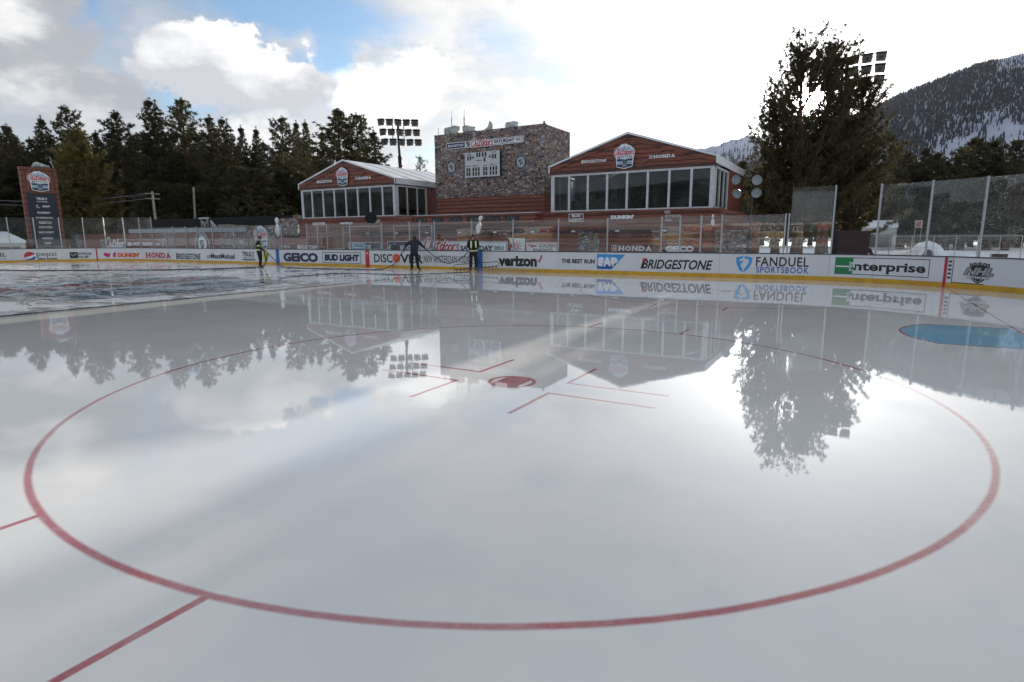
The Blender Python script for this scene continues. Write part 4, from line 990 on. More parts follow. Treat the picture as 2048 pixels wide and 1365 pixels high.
def stone_wall():
    root = empty('stone_wall', (-20, YF, 0), 'stepped stone wall beside the left tent with a log lower course', 'wall'); o = Vector(root.location)
    def fin(bm, name): bm.v = [tuple(Vector(v)-o) for v in bm.v]; return bm.build(name, root)
    bm = MB(); bm.bb(-23.3, -19.6, YF-.14, YF+.12, 0, 2.82, 'stone_veneer'); bm.bb(-19.6, -16.62, YF-.14, YF+.12, 1.9, 3.36, 'stone_veneer'); bm.bb(-17.6, -16.62, YF+.14, YF+.3, 0, 3.6, 'stone_veneer'); fin(bm, 'stone_facing')
    bm = MB(); bm.bb(-19.59, -16.62, YF-.11, YF+.1, 0, 1.82, 'log_cladding'); fin(bm, 'log_panel')
    bm = MB(); bm.bb(-19.6, -16.62, YF-.3, YF-.15, 1.80, 1.90, 'black_fabric'); fin(bm, 'shelf')
    d = Decal(FY(YF-.14), .006); event_badge(d, -21.6, 1.75, 1.9); d.mb.v = [tuple(Vector(v)-o) for v in d.mb.v]; d.mb.build('event_badge', root)
stone_wall()
bm = MB(); bm.bb(-44, -17.6, 25.0, 25.1, 0, 3.75, 'black_fabric'); o_ = bm.build('black_screen_fence'); tag(o_, 'plain black fabric screen fence behind the grey railed log wall', 'fence')
# timber stair landing and handrail above the log wall
bm = MB(); a = onY(405, 456, 23.6); c = onY(416, 438, 23.6)
for xx in (a[0], c[0]): bm.bb(xx-.05, xx+.05, 23.5, 23.6, 2.2, c[1], 'utility_wood')
bm.bb(a[0]-.3, c[0]+.15, 23.45, 23.65, c[1], c[1]+.12, 'frame_white'); bm.tube([(a[0], 23.55, 2.4), (c[0], 23.55, c[1])], .04, 'frame_white', 5)
for k in range(3): bm.tube([(c[0]-.2, 23.5+k*.05, 2.5+k*.3), (a[0]+.1, 23.5, 3.4)], .03, 'frame_white', 4)
tag(bm.build('stair_landing'), 'pale timber stair landing above the log wall', 'stairs')
bm = MB(); p0 = onY(421, 441, 23.6); p1 = onY(435, 456, 23.6)
for k in (0, .22): bm.tube([(p0[0], 23.6, p0[1]-k), (p1[0], 23.6, p1[1]-k)], .045, 'frame_white', 5)
for k in range(5): t = k/4; bm.tube([(p0[0]+(p1[0]-p0[0])*t, 23.6, p0[1]+(p1[1]-p0[1])*t), (p0[0]+(p1[0]-p0[0])*t, 23.6, 2.2)], .03, 'frame_white', 4)
tag(bm.build('stair_handrail'), 'sloping pale handrail right of the stair landing', 'handrail')
for k, (x_, n_) in enumerate(((-26.6, 3), (-24.6, 2))):
    bm = MB()
    for j in range(n_): bm.box((0, 0, .05+j*.09), (1.9-.15*j, .5, .07), 'utility_wood', Matrix.Rotation(.05*j, 3, 'Z'))
    o_ = bm.build('board_stack'); o_.location = (x_, YF, 2.69); tag(o_, ('taller left stack' if k == 0 else 'lower right stack')+' of snowy boards lying on the grey top rail', 'board stack')

# ---------------------------------------------------------------- sponsor pylon at far left
def pylon():
    A0 = Vector((-53.92, 17.55, 0)); ax = (Vector((-53.36, 20.73, 0))-A0); wd = ax.length; ax.normalize(); nn = Vector((ax.y, -ax.x, 0)); H_ = 9.4
    lean = 0.10
    root = empty('sponsor_pylon', A0+ax*wd/2, 'tall leaning red timber pylon with event badge above a navy sponsor list', 'pylon'); o = Vector(root.location)
    F = lambda u, z_, l: tuple(A0+ax*(u+wd*0.0)+nn*l+Vector((0, 0, z_))-o)
    def slab(u0, u1, z0, z1, l0, l1, m, name):
        bm = MB(); vs = [F(u, z_, l) for l in (l0, l1) for u, z_ in ((u0, z0), (u1, z0), (u1, z1), (u0, z1))]
        bm.add(vs, [(0, 1, 2, 3), (7, 6, 5, 4), (0, 4, 5, 1), (1, 5, 6, 2), (2, 6, 7, 3), (3, 7, 4, 0)], m); return bm.build(name, root)
    slab(0.12, wd-.12, 0, H_-.08, -.5, -.02, 'log_cladding_upright', 'core')
    slab(.28, wd-.28, 0, 6.62, -.018, .03, 'pylon_navy', 'sponsor_panel'); slab(0, .28, 0, H_-.25, -.6, .09, 'beam_wood', 'corner_post'); slab(wd-.28, wd, 0, H_-.25, -.6, .09, 'beam_wood', 'corner_post')
    slab(-.02, wd+.02, H_-.25, H_, -.62, .11, 'beam_wood', 'top_beam'); slab(.28, wd-.28, 6.62, 6.82, -.3, .07, 'beam_wood', 'cross_beam')
    d = Decal(F, .01)
    for q in (((.3, 6.85), (.95, 7.3)), ((wd-.3, 6.85), (wd-.95, 7.3)), ((.3, 9.1), (.95, 8.7)), ((wd-.3, 9.1), (wd-.95, 8.7))): d.stroke(q, .18, 'beam_wood', 1, 1)
    event_badge(d, wd/2, 7.95, 1.95, 3); d.mb.build('event_badge', root)
    d = Decal(F, .04); zc = wd/2
    rows = [('TRULY', 5.95, .26, 1.0), ('HARD SELTZER', 5.72, .10, .95), ('pepsi', 5.12, .30, .62), ("DUNKIN'", 4.48, .22, 1.15), ('NEW AMSTERDAM VODKA', 3.95, .17, 1.5), ('GEICO', 3.38, .26, 1.15), ('DISCOVER', 2.90, .22, 1.2), ('BUD LIGHT', 2.35, .22, 1.35), ('verizon', 1.70, .24, 1.0), ('SAP', 1.15, .24, .6)]
    for t_, z_, h_, w_ in rows:
        off = .28 if t_ == 'pepsi' else 0
        d = Decal(F, .04); d.text(t_, zc-w_/2+off, z_, zc+w_/2+off, z_+h_, 'ink_white', .03)
        if off: d.mb.build('sponsor_lettering', root); d = Decal(F, .04); d.disc(zc-.42, 5.25, .19, .20, 'ink_grey', 1); d.disc(zc-.34, 5.31, .13, .13, 'pylon_navy', 2)
        d.mb.build('sponsor_emblem' if off else 'sponsor_lettering', root)
    # wrapped gear and aerial on top
    rg = random.Random(9); bm = MB(); vs = []; fs = []; n_ = 10
    prof = [(.0, .25), (.12, .55), (.35, .62), (.55, .50), (.8, .36), (.97, .30), (1.0, .1)]
    for i, (t, h_) in enumerate(prof):
        for j in range(n_):
            q = 2*PI*j/n_; vs.append((0.35*math.cos(q)*(1+rg.uniform(-.1, .1)), t*1.5-.7, h_*.5*(1+math.sin(q))*(1+rg.uniform(-.1, .1))))
    for i in range(len(prof)-1):
        for j in range(n_): k = (j+1) % n_; fs.append((i*n_+j, i*n_+k, (i+1)*n_+k, (i+1)*n_+j))
    fs += [tuple(range(n_)), tuple(range((len(prof)-1)*n_+n_-1, (len(prof)-1)*n_-1, -1))]
    bm.add(vs, fs, 'tarp'); q = bm.build('covered_speaker'); q.location = A0+ax*(wd*.60)-nn*.3+Vector((0, 0, H_)); q.rotation_euler = (0, 0, math.atan2(ax.y, ax.x)-PI/2)
    tag(q, 'grey wrapped bundle lying on top of the leaning pylon', 'covered speaker')
    bm = MB(); bm.tube([(0, 0, 0), (-.1, -.1, .45), (-.3, -.2, .8)], .03, 'frame_white', 5); bm.tube([(-.1, -.1, .45), (-.05, -.15, 1.0), (-.2, -.2, 1.3)], .025, 'frame_white', 5)
    q = bm.build('forked_aerial'); q.location = A0+ax*(wd-.1)-nn*.2+Vector((0, 0, H_)); tag(q, 'white forked aerial on the right end of the pylon top', 'aerial')
pylon()

# ---------------------------------------------------------------- pines
def hash2(a, c): return (math.sin(a*127.1+c*311.7)*43758.5453) % 1.0
def vnoise(x_, y_):
    i, j = math.floor(x_), math.floor(y_); f, g = x_-i, y_-j; f = f*f*(3-2*f); g = g*g*(3-2*g)
    return (hash2(i, j)*(1-f)+hash2(i+1, j)*f)*(1-g)+(hash2(i, j+1)*(1-f)+hash2(i+1, j+1)*f)*g
class Tri:
    """numpy triangle soup for foliage"""
    def __init__(s): s.v = []
    def build(s, name, mat):
        v = np.concatenate(s.v).reshape(-1, 3); n_ = len(v)//3
        me = bpy.data.meshes.new(name); me.vertices.add(len(v)); me.vertices.foreach_set('co', v.astype(np.float32).ravel())
        me.loops.add(len(v)); me.loops.foreach_set('vertex_index', np.arange(len(v), dtype=np.int32))
        me.polygons.add(n_); me.polygons.foreach_set('loop_start', np.arange(0, len(v), 3, dtype=np.int32))
        me.materials.append(MATS[mat]); me.update(calc_edges=True); me.validate(); return me
def tufts(T, C, R, k, rng, w_=0.22, up=0.25):
    """k needle blades round each centre C (n,3) of radius R (n,)"""
    n_ = len(C); d = rng.normal(size=(n_, k, 3)); d[..., 2] += up; d /= np.linalg.norm(d, axis=2, keepdims=True)
    L = R[:, None, None]*rng.uniform(.65, 1.15, (n_, k, 1)); side = np.cross(d, rng.normal(size=(n_, k, 3))); side /= np.linalg.norm(side, axis=2, keepdims=True)+1e-9
    c = C[:, None, :]; base = c+d*L*0.10
    a = base+side*L*w_; b_ = base-side*L*w_; e = c+d*L
    T.v.append(np.stack([a, b_, e], axis=2).reshape(-1, 3))
def pine(name, seed, H, base, W, prof, nb, tr, k, blade=.22, lean=(0, 0), mat='pine_needles', trunk=0.022, bare=0.0, rise=0.25, gap=0.0, thick=1.0, opening=None):
    """one pine: returns (trunk mesh, crown mesh). prof: list of (t, radius) up the crown"""
    rng = np.random.default_rng(seed); mb = MB(); T = Tri(); r0 = H*trunk*thick
    tp = [(lean[0]*t*t*H+math.sin(t*5+seed)*.012*H, lean[1]*t*t*H+math.cos(t*4+seed)*.012*H, H*t) for t in np.linspace(0, 0.97, 9)]
    mb.tube(tp, [r0*(1-t*.93)*(1.25 if t == 0 else 1) for t in np.linspace(0, 1, 9)], 'bark', 7)
    def axis(z_):
        t = z_/H; return np.array([np.interp(t*.97/.97, np.linspace(0, .97, 9), [p[i] for p in tp]) for i in range(2)]+[z_])
    pt = [p[0] for p in prof]; pr = [p[1] for p in prof]; cs = []; rs = []
    nclump = max(3, nb//9); offs = rng.uniform(0, 1, nclump)
    so = seed*3.7
    for i in range(nb):
        t = (i+rng.uniform(0, 1))/nb; t = t**0.9
        if gap and rng.random() < gap*(1-abs(2*t-1)) and (int(t*nclump) % 3 == 0): continue
        z_ = base+(H-base)*t; R = W*np.interp(t, pt, pr)*rng.uniform(.62, 1.10)*(1.0 if rng.random() > .12 else 1.22)
        an = i*2.399+rng.uniform(-.5, .5); p0 = axis(min(z_, H*.96)); dr = np.array([math.cos(an), math.sin(an), 0])
        ri = rise*(1.0+t*1.2)+rng.uniform(-.12, .16); droop = .18*(1-t)
        R *= .60+.66*vnoise(an % 6.2832*.95+so, z_*(.42 if H > 14.5 else .8)+so)
        if R < tr*.8: R = tr*.8
        m_ = 5; q = [p0+dr*R*s_+np.array([0, 0, R*(ri*s_-droop*4*s_*(1-s_)*.5+ri*.5*s_*s_)]) for s_ in np.linspace(0, 1, m_)]
        if R > .3: mb.tube([tuple(a) for a in q], [max(.012 if bare == 0 else .028, r0*.20*(1-s_*.8)*min(1, R/3)) for s_ in np.linspace(0, 1, m_)], 'bark', 4, cap=False)
        n_ = max(2, int(R/(tr*(.75 if bare == 0 else .58))))
        for j in range(n_):
            s_ = .30+.70*(j+rng.uniform(.2, 1))/n_ if bare == 0 else bare+(1-bare)*(j+rng.uniform(.2, 1))/n_
            s_ = min(s_, 1.03); c = p0+dr*R*s_+np.array([0, 0, R*(ri*s_-droop*2*s_*(1-s_)+ri*.5*s_*s_)])
            sd = np.array([-dr[1], dr[0], 0])*max(-1.3, min(1.3, rng.normal()))*R*.15*s_
            cs.append(c+sd+rng.normal(size=3)*tr*.25); rs.append(tr*rng.uniform(.7, 1.25))
            if R > 2.2*tr and rng.random() < .6: cs.append(c-sd*1.4+rng.normal(size=3)*tr*.4); rs.append(tr*rng.uniform(.6, 1.05))
    for j in range(5): cs.append(axis(H*.96)+np.array([0, 0, H*.04-j*tr*.8])); rs.append(tr*.75)
    cs = np.array(cs); rs = np.array(rs)
    if opening is not None:      # a natural gap in the crown: no tufts near this line
        o_, d_ = opening; rel = cs-o_; dist = np.linalg.norm(rel-np.outer(rel@d_, d_), axis=1); keep = dist > .62+rng.uniform(0, .8, len(cs))
        cs, rs = cs[keep], rs[keep]
    tufts(T, cs, rs, k, rng, blade)
    tob = mb
    me_t = bpy.data.meshes.new(name+'_trunk'); me_t.from_pydata(mb.v, [], mb.f); me_t.materials.append(MATS['bark']); me_t.polygons.foreach_set('use_smooth', [True]*len(me_t.polygons)); me_t.update()
    return me_t, T.build(name+'_crown', mat)
def plant_tree(name, meshes, loc, s_, rz, label, cat, group=None, sz=1.0):
    r = empty(name, loc, label, cat, group, rz); r.scale = (s_, s_, s_*sz)
    link('trunk', meshes[0], r); link('crown', meshes[1], r); return r
CONE = [(0, .75), (.12, 1.0), (.35, .85), (.6, .62), (.85, .30), (1, .04)]
ROUND = [(0, .45), (.15, .85), (.4, 1.0), (.65, .82), (.85, .46), (1, .06)]
SPIRE = [(0, .5), (.15, .9), (.38, 1.0), (.62, .68), (.85, .30), (1, .03)]
COLM = [(0, .6), (.2, 1.0), (.5, .92), (.8, .62), (1, .08)]
# prototypes 20 m tall; the tree helper scales them
PR = [pine('pine_a', 11, 20, 4.5, 3.5, SPIRE, 120, .40, 21, .18), pine('pine_b', 12, 20, 3.0, 3.2, CONE, 130, .38, 21, .18), pine('pine_c', 13, 20, 6.0, 3.7, SPIRE, 105, .42, 17, .17, gap=.8),
      pine('pine_d', 14, 20, 3.5, 2.5, CONE, 130, .36, 21, .18), pine('pine_e', 15, 20, 5.0, 3.2, COLM, 115, .40, 17, .17, gap=.5)]
FIR = [pine('fir_a', 21, 12, 1.0, 2.2, CONE, 130, .34, 16, .17), pine('fir_b', 22, 12, 1.2, 2.4, COLM, 125, .34, 16, .17)]
GOLD = pine('gold', 31, 16, .6, 4.6, CONE, 300, .42, 24, .17, mat='golden_needles', rise=.35)
SNOWP = pine('snowp', 41, 12, 1.0, 2.4, CONE, 90, .32, 12, mat='snowy_needles', blade=.15)
def put(px, py, Dd, k, label, group=None, wide=1.0, proto=None, name='pine_tree', cat='pine tree', h0=20.0, seed=0):
    top = atD(px, py, Dd); H_ = top.z+0.1; s_ = H_/h0
    r = plant_tree(name, (proto or PR[k]), (top.x, top.y, -0.1), s_*wide, (px*1.7+seed) % 6.28, label, cat, group, 1/wide)
    return r
G1 = 'pines at the edge of the wood on the left'
front = [(12, 250, 104, 0, 'dark pine cut by the left edge of the photo', 1.15), (82, 233, 104, 3, 'slim pine top just right of the pylon, behind it', 1.1), (134, 212, 108, 4, 'narrow pine spire rising over the golden conifer', 1.0),
 (188, 262, 100, 1, 'shorter dark pine filling the gap right of the narrow spire', 1.1), (228, 223, 106, 2, 'broad open topped pine right of the golden conifer', 1.25), (300, 198, 109, 0, 'tall pine, left one of the two tallest in the wood', 1.1),
 (358, 197, 112, 4, 'tall pine, right one of the two tallest in the wood', 1.15), (418, 232, 104, 1, 'wide pine standing just right of the two tallest', 1.35), (446, 236, 112, 0, 'pine crown leaning against the wide pine from behind', 1.0),
 (481, 252, 118, 3, 'thin pine top left of the notch in the tree line', 1.0), (512, 255, 116, 3, 'small pointed pine in the notch of the tree line', 1.0), (559, 232, 106, 4, 'pine with stacked tufts between the notch and the left tent', 1.05),
 (592, 242, 112, 3, 'left of two slim pines beside the left tent', .95), (611, 241, 108, 3, 'right of two slim pines beside the left tent', .95), (640, 262, 100, 1, 'low pine peeping behind the left tent gable', 1.0),
 (682, 218, 84, 2, 'large dark pine towering behind the left tent', 1.75), (716, 226, 86, 4, 'pine with a thin twin top, right of the large one behind the left tent', 1.2), (748, 262, 82, 1, 'bushy pine beside the left floodlight rig', 1.45)]
for i, (px, py, Dd, k, lab, wd) in enumerate(front): put(px, py, Dd, k, lab, G1, wd, seed=i)
for i in range(60):   # crowded rows behind, nothing tells them apart
    px = -90+i*13.4+(i*37 % 9); py = 262+((i*53) % 38)+(14 if px > 440 else 0)+(0 if px < 620 else 22)
    put(px, py, 118+(i*29 % 26), (i*3) % 5, 'dark pine in the crowded back rows of the wood on the left', 'pines of the back rows on the left', 1.2, seed=i*2)
for i in range(34):
    px = -70+i*22.0+(i*31 % 11); py = 330+((i*47) % 45)
    put(px, py, 90+(i*17 % 8)+(10 if px < 250 else 0), (i*2) % 2, 'small young pine in the shade along the front of the wood', 'young pines under the tall ones on the left', 1.5, proto=FIR[i % 2], h0=12.0, seed=i)
put(150, 262, 92, 0, 'golden brown bushy conifer directly behind the pylon', None, 1.0, GOLD, 'golden_conifer', 'conifer', 16.0)
put(838, 312, 100, 0, 'small pale snow dusted pine left of the stone tower', None, 1.0, SNOWP, 'snowy_pine', 'pine tree', 12.0)
# the big backlit pines on the right
BIGP = [(0, .95), (.15, 1.0), (.35, .95), (.6, .72), (.8, .50), (.93, .28), (1, .05)]
def big(px, py, Dd, seed, base, W, nb, tr, k, label, lean, prof=BIGP, gap=0.5, bx=None):
    top = atD(px, py, Dd); H_ = top.z+.1; b0 = atD(bx if bx else px, 480, Dd)
    me = pine('great_pine', seed, H_, base, W, prof, nb, tr, k, .095, (((top.x-b0.x)/H_), (top.y-b0.y)/H_), 'backlit_needles', .028, bare=.22, rise=.42, gap=gap, opening=(np.array(CAMP)-np.array((b0.x, b0.y, -.1)), np.array(SUND)))
    return plant_tree('great_pine', me, (b0.x, b0.y, -.1), 1.0, 0, label, 'pine tree', 'great pines in front of the sun')
big(1612, 100, 44, 51, 1.9, 3.9, 135, .25, 30, 'tall backlit pine with the sun shining through its crown, left of the group', (0, 0), bx=1590)
big(1668, 84, 46, 52, 3.2, 3.2, 135, .25, 30, 'tallest backlit pine in the middle of the group on the right', (0, 0), bx=1640)
big(1722, 158, 47, 53, 1.7, 3.2, 125, .25, 30, 'lower backlit pine at the right side of the group', (0, 0), bx=1705)
big(1545, 205, 46, 54, 1.6, 2.9, 110, .25, 30, 'shorter backlit pine at the left side of the group, beside the right tent', (0, 0), bx=1555)
G2 = 'dark pines behind the right end of the rink'
for i, (px, py, Dd, k, lab, wd) in enumerate([(1792, 298, 88, 0, 'dark pine just right of the great pines', 1.2), (1822, 304, 92, 1, 'blunt dark pine second right of the great pines', 1.1), (1852, 296, 90, 0, 'pointed dark pine above the tall glass', 1.1),
      (1880, 306, 95, 1, 'low dark pine right of the pointed one', 1.2), (1918, 296, 86, 1, 'dark pine standing over the igloo', 1.2), (1950, 276, 88, 0, 'broad dark pine, highest of the row at the right', 1.7), (1996, 282, 90, 1, 'bushy dark pine near the right edge', 1.5), (2040, 280, 86, 0, 'dark pine cut by the right edge of the photo', 1.3)]):
    put(px, py, Dd, 0, lab, G2, wd, FIR[k], 'pine_tree', 'pine tree', 12.0, seed=i)
for i in range(26):
    px = 1485+i*25.0; py = 322+(i*41 % 26)
    put(px, py, 104+(i*13 % 14), 0, 'dark pine in the far row behind the snow field', 'pines of the far row on the right', 1.35, FIR[i % 2], 'pine_tree', 'pine tree', 12.0, seed=i)
for i in range(12):
    px = 1500+i*50.0; py = 392+(i*41 % 26)
    put(px, py, 98+(i*13 % 6), 0, 'low bushy pine at the edge of the snow field', 'low pines at the edge of the snow field', 2.0, FIR[i % 2], 'pine_tree', 'pine tree', 12.0, seed=i)

# ---------------------------------------------------------------- mountains with forest
def ae_dir(a, e): return Vector((math.sin(rad(a)), math.cos(rad(a)), math.tan(rad(e))))
R_AZ = [-30, -16, -13, -9, -6, -3, 0.2, 1.8, 3.4, 4.9, 6.3, 7.7, 9, 12, 16, 22, 35, 60]
R_EL = [1.5, 3.2, 4.3, 6.0, 7.2, 8.7, 9.9, 10.6, 11.1, 11.6, 12.0, 12.15, 12.3, 12.5, 12.2, 11, 9, 5]
SR_AZ = [-30, -20, -14.5, -12.8, -11.4, -10.2, -8.9, -7.6, -6.0, -3, 3]
SR_EL = [3.5, 5.2, 7.2, 7.6, 7.8, 8.25, 8.45, 8.0, 7.1, 6, 4]
def fbm(x_, y_, o=4): return sum(vnoise(x_*2**k, y_*2**k)/2**k for k in range(o))/1.9
def hill_h(a, D_):
    e = np.interp(a, R_AZ, R_EL); Dr = 2300.0; t = (D_-500)/(Dr-500); zr = Dr*math.tan(rad(e))
    if t <= 0: return -1.0
    if t <= 1: return zr*(t**1.35)+(fbm(a*.9, D_/260)-.5)*70*min(1, t*3)*(1-t)
    return zr*(1-(t-1)*.8)
def hill():
    azs = np.linspace(-30, 60, 150); Ds = list(np.linspace(500, 2300, 60))+[2500, 2900, 3400]
    vs = [(CAMP.x+math.sin(rad(a))*D_, CAMP.y+math.cos(rad(a))*D_, hill_h(a, D_)+CAMP.z*(D_ >= 2300)) for D_ in Ds for a in azs]; n_ = len(azs)
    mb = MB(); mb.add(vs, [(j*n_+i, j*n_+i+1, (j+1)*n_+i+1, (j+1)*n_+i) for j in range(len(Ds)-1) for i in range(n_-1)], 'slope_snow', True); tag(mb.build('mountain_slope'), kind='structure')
    azs = np.linspace(-40, 10, 160); Ds = list(np.linspace(3600, 5600, 26))+[6000, 7000]
    def h2(a, D_):
        e = np.interp(a, SR_AZ, SR_EL); t = (D_-3600)/2000; zr = 5600*math.tan(rad(e))
        return (zr*max(0, t)**.8+(fbm(a*1.3, D_/300, 5)-.5)*260*t*(1-t)*2.5+(fbm(a*3, 7)-.5)*45*t) if t <= 1 else zr*(1-(t-1)*.6)
    vs = [(CAMP.x+math.sin(rad(a))*D_, CAMP.y+math.cos(rad(a))*D_, h2(a, D_)) for D_ in Ds for a in azs]; n_ = len(azs)
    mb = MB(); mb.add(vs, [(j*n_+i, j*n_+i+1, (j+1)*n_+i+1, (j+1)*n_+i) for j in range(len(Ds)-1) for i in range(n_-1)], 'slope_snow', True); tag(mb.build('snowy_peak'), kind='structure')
    # forest: thousands of little conifers, one mass
    rng = np.random.default_rng(5); T = Tri(); P0 = []; S0 = []
    lb_az = [-14, 0.9, 2.2, 3.6, 5.2, 7.6, 9.4, 13, 20, 40]; lb_el = [2.0, 6.3, 6.0, 5.9, 7.4, 8.3, 8.9, 9.3, 9, 7]
    n_try = 0
    while len(P0) < 30000 and n_try < 160000:
        n_try += 1
        a = rng.uniform(-14, 19); D_ = 500+1830*rng.uniform(0, 1)**.65; z_ = hill_h(a, min(D_, 2300)); e = math.degrees(math.atan2(z_-CAMP.z, D_))
        lim = np.interp(a, lb_az, lb_el); nz = fbm(a*1.1+3, D_/150.0, 4)
        n9 = fbm(a*9.0, D_/500.0, 3)
        dens = (1.0 if n9 < .62 or e > np.interp(a, R_AZ, R_EL)-1.3 else .5) if e > lim+.25+(nz-.5)*1.2 else (.55 if e > lim-.5+(nz-.5) else (.055 if nz < .54 else .62))
        if D_ > 2000: dens = max(dens, .9)
        if a > 7.6 and e > 11.3: dens *= .30
        if rng.random() > dens: continue
        P0.append((CAMP.x+math.sin(rad(a))*D_, CAMP.y+math.cos(rad(a))*D_, z_-1.0)); S0.append(rng.uniform(8, 14)*(.9 if dens < .5 else 1))
    for _ in range(1500):
        a = rng.uniform(-16, -6); D_ = rng.uniform(4300, 5560); z_ = h2(a, D_); e = math.degrees(math.atan2(z_, D_))
        if e > np.interp(a, SR_AZ, SR_EL)-1.0 and rng.random() > .10: continue
        P0.append((CAMP.x+math.sin(rad(a))*D_, CAMP.y+math.cos(rad(a))*D_, z_-2)); S0.append(rng.uniform(22, 45))
    P0 = np.array(P0); S0 = np.array(S0); m_ = 5
    an = rng.uniform(0, 6.28, (len(P0), 1))
    for tier, (z0, z1, r_) in enumerate(((.12, .62, .13), (.42, 1.0, .10))):
        for j in range(m_):
            q0 = an[:, 0]+2*PI*j/m_; q1 = an[:, 0]+2*PI*(j+1)/m_; rr = S0*r_
            A_ = P0+np.stack([np.cos(q0)*rr, np.sin(q0)*rr, S0*(z0+.05*(j % 2))], 1); B_ = P0+np.stack([np.cos(q1)*rr, np.sin(q1)*rr, S0*(z0+.05*((j+1) % 2))], 1)
            C_ = P0+np.stack([0*rr, 0*rr, S0*z1], 1); T.v.append(np.stack([A_, B_, C_], 1).reshape(-1, 3))
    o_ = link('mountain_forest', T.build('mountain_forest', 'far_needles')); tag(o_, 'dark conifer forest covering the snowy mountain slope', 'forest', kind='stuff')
hill()

# ---------------------------------------------------------------- floodlight rigs
def rig(loc, rz, cols, rows, pitchx, pitchz, zb, label, tilt, skip=(), slant=0.0, lamp=.82):
    root = empty('floodlight_rig', loc, label, 'floodlights', 'floodlight rigs', rz)
    W_ = (cols-1)*pitchx; ztop = zb+(rows-1)*pitchz
    for r_ in range(rows):
        z_ = zb+r_*pitchz
        bm = MB(); sh = slant*(rows-1-r_); bm.bb(-W_/2-.4+sh, W_/2+.4+sh, -.04, .04, z_+.50*lamp, z_+.58*lamp, 'dark_metal'); bm.build('cross_bar', root)
        for c in range(cols):
            if (c, r_) in skip: continue
            x_ = -W_/2+c*pitchx+slant*(rows-1-r_); R_ = Matrix.Rotation(rad(tilt), 3, 'X') @ Matrix.Rotation(rad((c*37 % 11-5)*3.5), 3, 'Z') @ Matrix.Rotation(rad((c*23+r_*31) % 13-6), 3, 'X')
            L_ = MB(); k = lamp; cz = Vector((x_, -.28, z_+.05))
            def fr(p): return R_ @ Vector(p)+cz
            f = [(-.5, 0, .45), (.5, 0, .45), (.44, 0, -.45), (-.44, 0, -.45)]; bk = [(-.30, .38, .42), (.30, .38, .42), (.24, .38, -.10), (-.24, .38, -.10)]
            vs = [fr((a*k, b_*k, c_*k)) for a, b_, c_ in f+bk]
            L_.add(vs, [(4, 5, 6, 7), (0, 4, 7, 3), (1, 2, 6, 5), (0, 1, 5, 4), (3, 7, 6, 2)], 'lamp_housing')
            L_.box(fr((0, .3*k, .36*k)), (.3*k, .5*k, .12), 'lamp_housing', R_); L_.tube([fr((-.52*k, .1, 0)), (x_-.3, 0, z_+.5), (x_+.3, 0, z_+.5), fr((.52*k, .1, 0))], .025, 'dark_metal', 4)
            L_.box(fr((0, -.10*k, .47*k)), (1.02*k, .22*k, .02), 'dark_metal', R_)
            h_ = L_.build('floodlight', root)
            G_ = MB(); G_.add([fr((a*.9*k, .012+.02*k, c_*.9*k)) for a, b_, c_ in f], [(0, 1, 2, 3)], 'lamp_lens')
            rp = [fr((.2*math.cos(2*PI*j/12)*k, .005, .2*math.sin(2*PI*j/12)*k)) for j in range(12)]; G_.add(rp, [tuple(range(12))], 'frame_white' if False else 'lamp_housing'); G_.build('lens', h_)
    bm = MB()
    for x_ in (-W_/6, W_/6): bm.bb(x_-.04, x_+.04, .05, .12, zb+.1, ztop+.6, 'dark_metal')
    bm.build('upright', root)
    bm = MB(); bm.tube([(0, .15, ztop+.4), (.0, .2, zb), (.05, .3, zb-1.2)], .13, 'dark_metal', 8); bm.tube([(.05, .3, zb-1.2), (.2, .5, zb*.42)], .20, 'dark_metal', 8); bm.tube([(.2, .5, zb*.45), (.3, .6, 0)], .36, 'dark_metal', 8)
    for k in range(7): bm.box((.1+.02*k, .25, zb-1.6-k*.5), (.5, .12, .1), 'dark_metal', Matrix.Rotation(.6*(1 if k % 2 else -1), 3, 'Y'))
    bm.build('mast', root); return root
c0 = (atD(760, 297, 65.6)+atD(835, 293, 65.6))/2
rig((c0.x, c0.y, 0), rad(40), 5, 3, .86, .98, 11.35, 'bank of fifteen floodlights on a slanting dark mast left of the tower', -20, slant=.15, lamp=.72)
c1 = atD(1692, 150, 60); z1_ = atD(1763, 156, 60).z
rig((c1.x, c1.y, 0), rad(-4), 6, 3, .98, .90, z1_-.32, 'bank of floodlights half hidden behind the great pines', -12, lamp=.80)
# four loudspeaker dishes on a thin pole
def dishes():
    b0 = atD(1497, 500, 33.5); root = empty('dish_speaker_pole', (b0.x, b0.y, 0), 'thin pole with four grey loudspeaker dishes beside the right tent', 'loudspeaker pole')
    g = Vector((b0.x, b0.y, 0)); t_ = atD(1497, 352, 33.5).z
    bm = MB(); bm.tube([(0, 0, 0), (0, 0, t_)], .05, 'dark_metal', 8); bm.tube([(0, 0, 0), (0, 0, 1.7)], .11, 'dark_metal', 8); bm.build('pole', root)
    for px, py, tx, tz in ((1475, 359.5, -.9, .25), (1513, 361, .7, .35), (1476, 386, -.8, -.15), (1512, 385, .8, -.1)):
        p_ = atD(px, py, 33.5)-g; bm = MB(); dr = Vector((tx*.5, -1, tz-.35)).normalized(); R_ = dr.to_track_quat('Z', 'Y').to_matrix()
        bm.lathe(p_, [(.0, .02), (.10, .02), (.20, .05), (.245, .11), (.255, .12), (.24, .09), (.17, -.03), (.1, -.10), (.06, -.2), (0, -.2)], 'dish_grey', 18, R_); q = bm.build('dish_speaker', root)
        bm = MB(); bm.tube([p_-dr*.15, (0, 0, p_.z+.1)], .03, 'dark_metal', 5); bm.build('bracket', q)
dishes()
